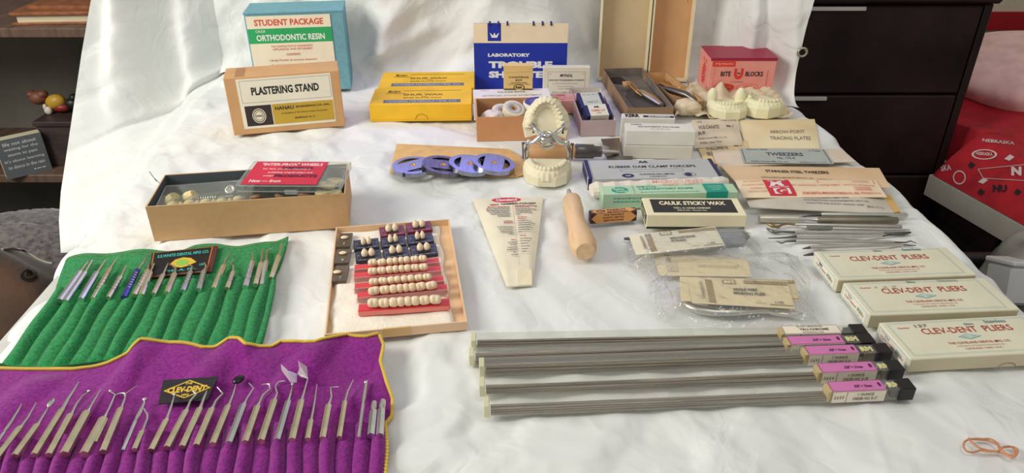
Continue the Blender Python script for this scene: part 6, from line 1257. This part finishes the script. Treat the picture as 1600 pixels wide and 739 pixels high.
# ------------------------------------------------------------------ five clear tubes of steel wires
tubc=clear('tube_clear',(0.985,0.985,0.965),0.06,0.08,0.6); capc=mat('cap_translucent',(226,222,184),0.3,spec=0.6,alpha=0.75); wirem=mat('wire_steel',(178,164,146),0.38,0.8,var=0.12,vs=8,stretch=(1,60,60)); capk=mat('cap_black',(30,22,22),0.4)
magl=mat('label_magenta',(208,122,174),0.55,var=0.02); plum=mat('ink_plum_dark',(96,24,80),0.6); ambl=mat('inner_amber',(170,150,96),0.4,var=0.1); labw=mat('label_wire_white',(238,226,204),0.6)
SZ=0.0128
def wiretube(label,bl,br,lab0,lab1,num,order,dia,amb,z=0.0005,wire_top=0.55,whitetop=False):
    A=G(bl[0],bl[1],z); B=G(br[0],br[1],z); dv=B-A; an=math.atan2(dv.y,dv.x); L=dv.length
    t=thing('wire_tube',label,'wire tube',A,an,'clear tubes of wire')
    s_=SZ; cap=0.005; x1=L-0.010
    m=M(); 
    for (y0,z0,y1,z1) in ((0.0004,0.0004,s_-0.0004,0.0008),(0.0004,s_-0.0008,s_-0.0004,s_-0.0004),(0.0004,0.0004,0.0008,s_-0.0004),(s_-0.0008,0.0004,s_-0.0004,s_-0.0004)): m.box(cap,y0,z0,x1,y1,z1)
    mobj('tube',m,tubc,t); mobj('left_cap',M().box(0,0,0,cap,s_,s_,0,0.0006),capc,t)
    mobj('end_plug',M().box(x1-0.004,-0.0008,-0.0002,L,s_+0.0008,s_+0.0006,0,0.0008),capk,t)
    rr2=random.Random(int(order[-2:])); n=54; wx1=None
    fr=lambda px:(px-bl[0])/(br[0]-bl[0])*L
    wl=fr(lab1)+0.006
    m=M()
    for k in range(n):
        y=0.0014+0.0100*rr2.random(); zz=0.0014+ (s_*wire_top*0.8)*rr2.random()
        m.tube([(cap+0.001,y,zz),(wl*0.3,y+rr2.uniform(-.0006,.0006),zz+rr2.uniform(-.0008,.0004)),(wl*0.7,y+rr2.uniform(-.0008,.0008),zz+rr2.uniform(-.0008,.0006)),(wl-0.002*rr2.random(),y,zz)],0.00036,4,cap=False)
    mobj('wire_bundle',m,wirem,t,kind='stuff')
    mobj('inner_core',M().box(wl,0.0016,0.0016,x1-0.005,s_-0.0016,s_-0.0016,0,0.0005),mat('core_dark',(58,56,46),0.4,var=0.1) if not amb else mat('core_amber',(128,114,70),0.4,var=0.1),t)
    a0,a1=fr(lab0),fr(lab1); 
    mobj('inner_wrap',M().box(a0-0.003,0.001,0.001,a0+0.001,s_-0.001,s_-0.001),mat('wrap_amber',(214,186,122),0.6),t)
    e=0.0002; O=Vector((a0,-e,s_-0.0004)); 
    top=labw if whitetop else magl
    tp_items=[('f',0,0,1,1,0.006,plum)]+([('e',0.92,0.55,0.028,0.22,plum),('t',dia,0.60,0.45,0.34,0.28,0.03,plum)] if not whitetop else [('t','ROCKY MOUNTAIN',0.5,0.85,0.46,0.16,0.02,grey),('t','TRU-CHROME',0.55,0.5,0.52,0.28,0.04,grey),('t','ORTHODONTIC WIRE',0.5,0.15,0.38,0.12,0.02,grey)])
    slab(t,Vector((a0,-e,s_-0.0002)),Vector((a1-a0,0,0)),Vector((0,s_,0)),top,tp_items,'top_label',0.0004)
    slab(t,Vector((a0,-e,0.0004)),Vector((a1-a0,0,0)),Vector((0,0,s_-0.0006)),labw,[('f',0,0,1,1,0.005,plum),('r',0.265,0,0.273,1,plum),('t',' '.join(num),0.13,0.5,0.18,0.30,0.02,grey),('t','1 OUNCE',0.62,0.72,0.30,0.24,0.02,grey),('t','ORDER NO. '+order,0.62,0.34,0.46,0.26,0.02,grey)],'front_label',0.0004)
    if not whitetop: printed(t,Vector((a1+0.003,0.001,s_-0.0003)),Vector((0.012,0,0)),Vector((0,s_*0.8,0)),[('t','RM',0.5,0.5,0.95,0.7,0.08,mat('print_palegold',(220,210,150),0.5))])
    return t
wiretube('rearmost clear tube of wires, white label on top',(736,549),(1352,536),1222,1310,'0000','E-11','',0,whitetop=True,wire_top=0.35)
wiretube('second clear tube of wires from the rear, pink label',(733,573),(1364,551),1230,1315,'2675','E-15','.010" = .25mm',0,wire_top=0.5)
wiretube('middle one of the five clear tubes of wires, pink label',(749,589.5),(1390,567),1258,1337,'3692','E-16','.020" = .51mm',1,wire_top=0.45)
wiretube('second clear tube of wires from the front, pink label',(749,621),(1409,594.5),1278,1365,'3664','E-18','.020" = .51mm',1,wire_top=0.35)
wiretube('frontmost clear tube of wires, pink label',(756,653),(1426,624.5),1294,1379,'2600','E-17','.030" = .76mm',0,wire_top=0.35)

# ------------------------------------------------------------------ plastic bags with cards and pliers
gold_=mat('print_oldgold',(160,134,84),0.6); bgc=mat('card_bagcream',(236,226,200),0.7,var=0.02); bgy=mat('card_bagyellow',(232,214,168),0.7,var=0.03)
def rmcard(name,label,px,mt,txt,num,z):
    its=[('r',0.17,0.05,0.235,0.93,gold_),('r',0.34,0.77,0.475,0.94,gold_),('t','RM',0.407,0.855,0.10,0.11,0.08,mt),('r',0.555,0.80,0.985,0.93,gold_),('r',0.76,0.06,0.99,0.085,gold_),('t',num,0.86,0.15,0.08,0.09,0.02,grey),('t','ORDER NO.',0.68,0.10,0.12,0.04,0.01,faint),('t','ROCKY MOUNTAIN',0.12,0.5,0.03,0.7,0.02,faint)]
    for k,s_ in enumerate(txt): its.append(('t',s_,0.43+0.012*len(s_),0.56-0.15*k,0.024*len(s_),0.10,0.03,black))
    t,P=sheet(name,label,'card',px,mt,z,0.0006,0.0006,'printed cards in the plastic bags',its,nu=10,nv=6,wav=0.0004); return t
# steel tool head under the first card
A=G(1140,370); t=thing('band_pusher','grey faceted metal tool lying in the rear plastic bag','hand tool',(A.x,A.y,0.0008)); of=(A.x,A.y,0)
m=M(); m.tube([G(1100,372,0.008),G(1120,372,0.008),G(1155,370,0.008),G(1167,372,0.007),G(1169,374,0.006)],[0.011,0.0145,0.0145,0.009,0.004],6,flat=0.5,sm=False); mobj('blade',m,mat('pusher_grey',(150,154,162),0.3,0.7,var=0.05),t,of)
m=M(); m.tube([G(975,374,0.004),G(1000,374,0.005),G(1100,372,0.006)],[0.0015,0.003,0.003],8); mobj('shank',m,steeld,t,of)
rmcard('printed_card','white card with gold stripes lying over the faceted metal tool',((982.4,367),(1117,353.5),(1133,383),(994,398)),bgc,['MERSHON BAND','PUSHERS'],'1-300',0.0155)
def film(name,label,px,z,amp,nu=44,nv=26,seed=1,zr=0.0,mt=None,group='clear plastic bags'):
    rs_=np.random.RandomState(seed); ks=[(rs_.uniform(4,22),rs_.uniform(4,22),rs_.rand()*6) for _ in range(9)]
    TL,TR,BR,BL=[G(a,b,z) for a,b in px]; o=G(*px[3],0.0); 
    def P(u,v):
        p=BL.lerp(BR,u).lerp(TL.lerp(TR,u),v); e=min(u,1-u,v,1-v); s_=sum(abs(math.sin(a*u+b*v+q)) for a,b,q in ks)/9
        jx=0.003*math.sin(v*9+seed)+0.0008*math.sin(v*31); jy=0.003*math.sin(u*8+seed)+0.0008*math.sin(u*27)
        return Vector((p.x+jx*(1-min(1,e*5)),p.y+jy*(1-min(1,e*5)),max(0.0012,(z-0.0)*min(1,0.10+e*7)+amp*(s_-0.5)*min(1,e*6)+0.001)))-Vector((o.x,o.y,0))
    t=thing(name,label,'plastic bag',(o.x,o.y,0),0,group); m=M(); m.grid(lambda u,v:P(u,v),nu,nv,0,False); mobj('film',m,mt or MATS['bag_film'],t)
    m=M(); m.tube([P(k/30,0.0) for k in range(31)]+[P(1,k/20) for k in range(21)]+[P(1-k/30,1) for k in range(31)]+[P(0,1-k/20) for k in range(21)],0.0003,4); mobj('edge',m,MATS['bag_edge'],t)
    return t
clear('bag_film',(0.985,0.985,0.98),0.08,0.16,1.5,0.7,110); clear('bag_edge',(0.98,0.98,0.97),0.22,0.2,0.8)
film('plastic_bag','clear plastic bag around the white card and faceted tool, rear one',((985,362),(1178,345),(1200,392),(992,401)),0.0185,0.003,seed=3)
t,P=sheet('printed_card','faded back-side card seen through the film between the two lettered cards','card',((1020,396),(1168,405),(1174,432),(1030,430)),bgy,0.0060,0.0006,0.0008,'printed cards in the plastic bags',[('r',0.12,0.2,0.17,0.98,gold_),('t','BAND CONTOURING PLIER',0.66,0.45,0.42,0.16,0.02,mat('ink_washed',(206,190,154),0.7)),('r',0.1,0.15,0.22,0.6,mat('ink_washed',(206,190,154),0.7))],nu=10,nv=6)
# plier
t=thing('bending_plier','steel plier with curved handles in the front plastic bag','plier',(G(1150,488).x,G(1150,488).y,0.0008)); of=tuple(t.location)
def Z7(L): return [(960+x/4.106,330+y/4.106) for x,y in L]
m=M(); p_=[G(x,y,0.006) for x,y in Z7([(440,572),(455,592),(500,618),(560,636),(640,647),(780,645),(900,636),(990,632)])]; m.tube(p_,[0.003,0.0046,0.0052,0.0052,0.005,0.0046,0.0042,0.005],12,flat=0.8); mobj('lower_handle',m,satin,t,of)
m=M(); p_=[G(x,y,0.006) for x,y in Z7([(600,590),(700,600),(800,606),(900,616),(990,626)])]; m.tube(p_,[0.003,0.004,0.004,0.0038,0.004],10,flat=0.8); mobj('upper_handle',m,steeld,t,of)
m=M(); p_=[G(x,y,0.0065) for x,y in Z7([(975,630),(1010,636),(1070,644),(1110,650),(1160,656),(1212,658)])]; m.tube(p_,[0.0040,0.0062,0.0066,0.0058,0.0036,0.0010],8,flat=0.65,sm=False); mobj('jaw',m,satin,t,of)
m=M(); c_=G(*Z7([(1040,634)])[0],0.0105); m.tube([c_,c_+Vector((0,0,0.001))],0.0022,12); mobj('rivet',m,chrome,t,of)
rmcard('printed_card','rear yellowish card peeking out behind the front lettered card',((1062,432),(1242,437),(1251,470),(1064,470)),bgy,[],'',0.0125)
rmcard('printed_card','front yellowish card with gold stripes lying over the curved plier handles',((1074,434),(1230,438.5),(1242,482),(1082,473)),bgy,['ANGLE WIRE','BENDING PLIER'],'1-100',0.0150)
film('plastic_bag','crumpled clear plastic bag around the curved plier, front one',((1002,392),(1255,382),(1288,500),(1036,486)),0.0185,0.005,60,40,seed=8)
# empty tail of film at the left
film('plastic_bag','empty crumpled tail of clear film left of the curved plier',((975,372),(1012,384),(1062,486),(1036,488)),0.006,0.004,16,34,seed=5)

# ------------------------------------------------------------------ rubber band at lower right
def Z8(L): return [(1440+x/7.46,640+y/7.46) for x,y in L]
t=thing('rubber_band','twisted tan rubber band lying alone at the lower right','rubber band',(G(1545,700).x,G(1545,700).y,0.0005)); of=tuple(t.location)
lp=[(540,340),(600,400),(660,450),(760,470),(880,480),(960,510),(1040,555),(1090,545),(1115,500),(1110,450),(1060,425),(980,430),(900,455),(880,400),(800,345),(720,335),(640,330),(560,345),(500,380),(485,430),(520,480),(600,490),(680,470),(780,490),(880,490),(960,440),(1040,430),(1090,470),(1080,530),(1010,530),(930,480),(900,430),(840,380),(760,350),(640,345),(580,350),(540,340)]
P0=[G(x,y,0.0016) for x,y in Z8(lp)]; P_=[]
for i in range(len(P0)-1):
    a_=P0[max(0,i-1)];b_=P0[i];c_=P0[i+1];d_=P0[min(len(P0)-1,i+2)]
    for k in range(5):
        q=k/5; P_.append(0.5*((2*b_)+(c_-a_)*q+(2*a_-5*b_+4*c_-d_)*q*q+(3*b_-a_-3*c_+d_)*q**3)+Vector((0,0,0.0008*math.sin(i*1.1+q))))
P_.append(P0[-1]); m=M(); m.tube(P_,0.00085,6,flat=0.8); mobj('band',m,mat('rubber_tan',(206,140,100),0.5,var=0.08),t,of)
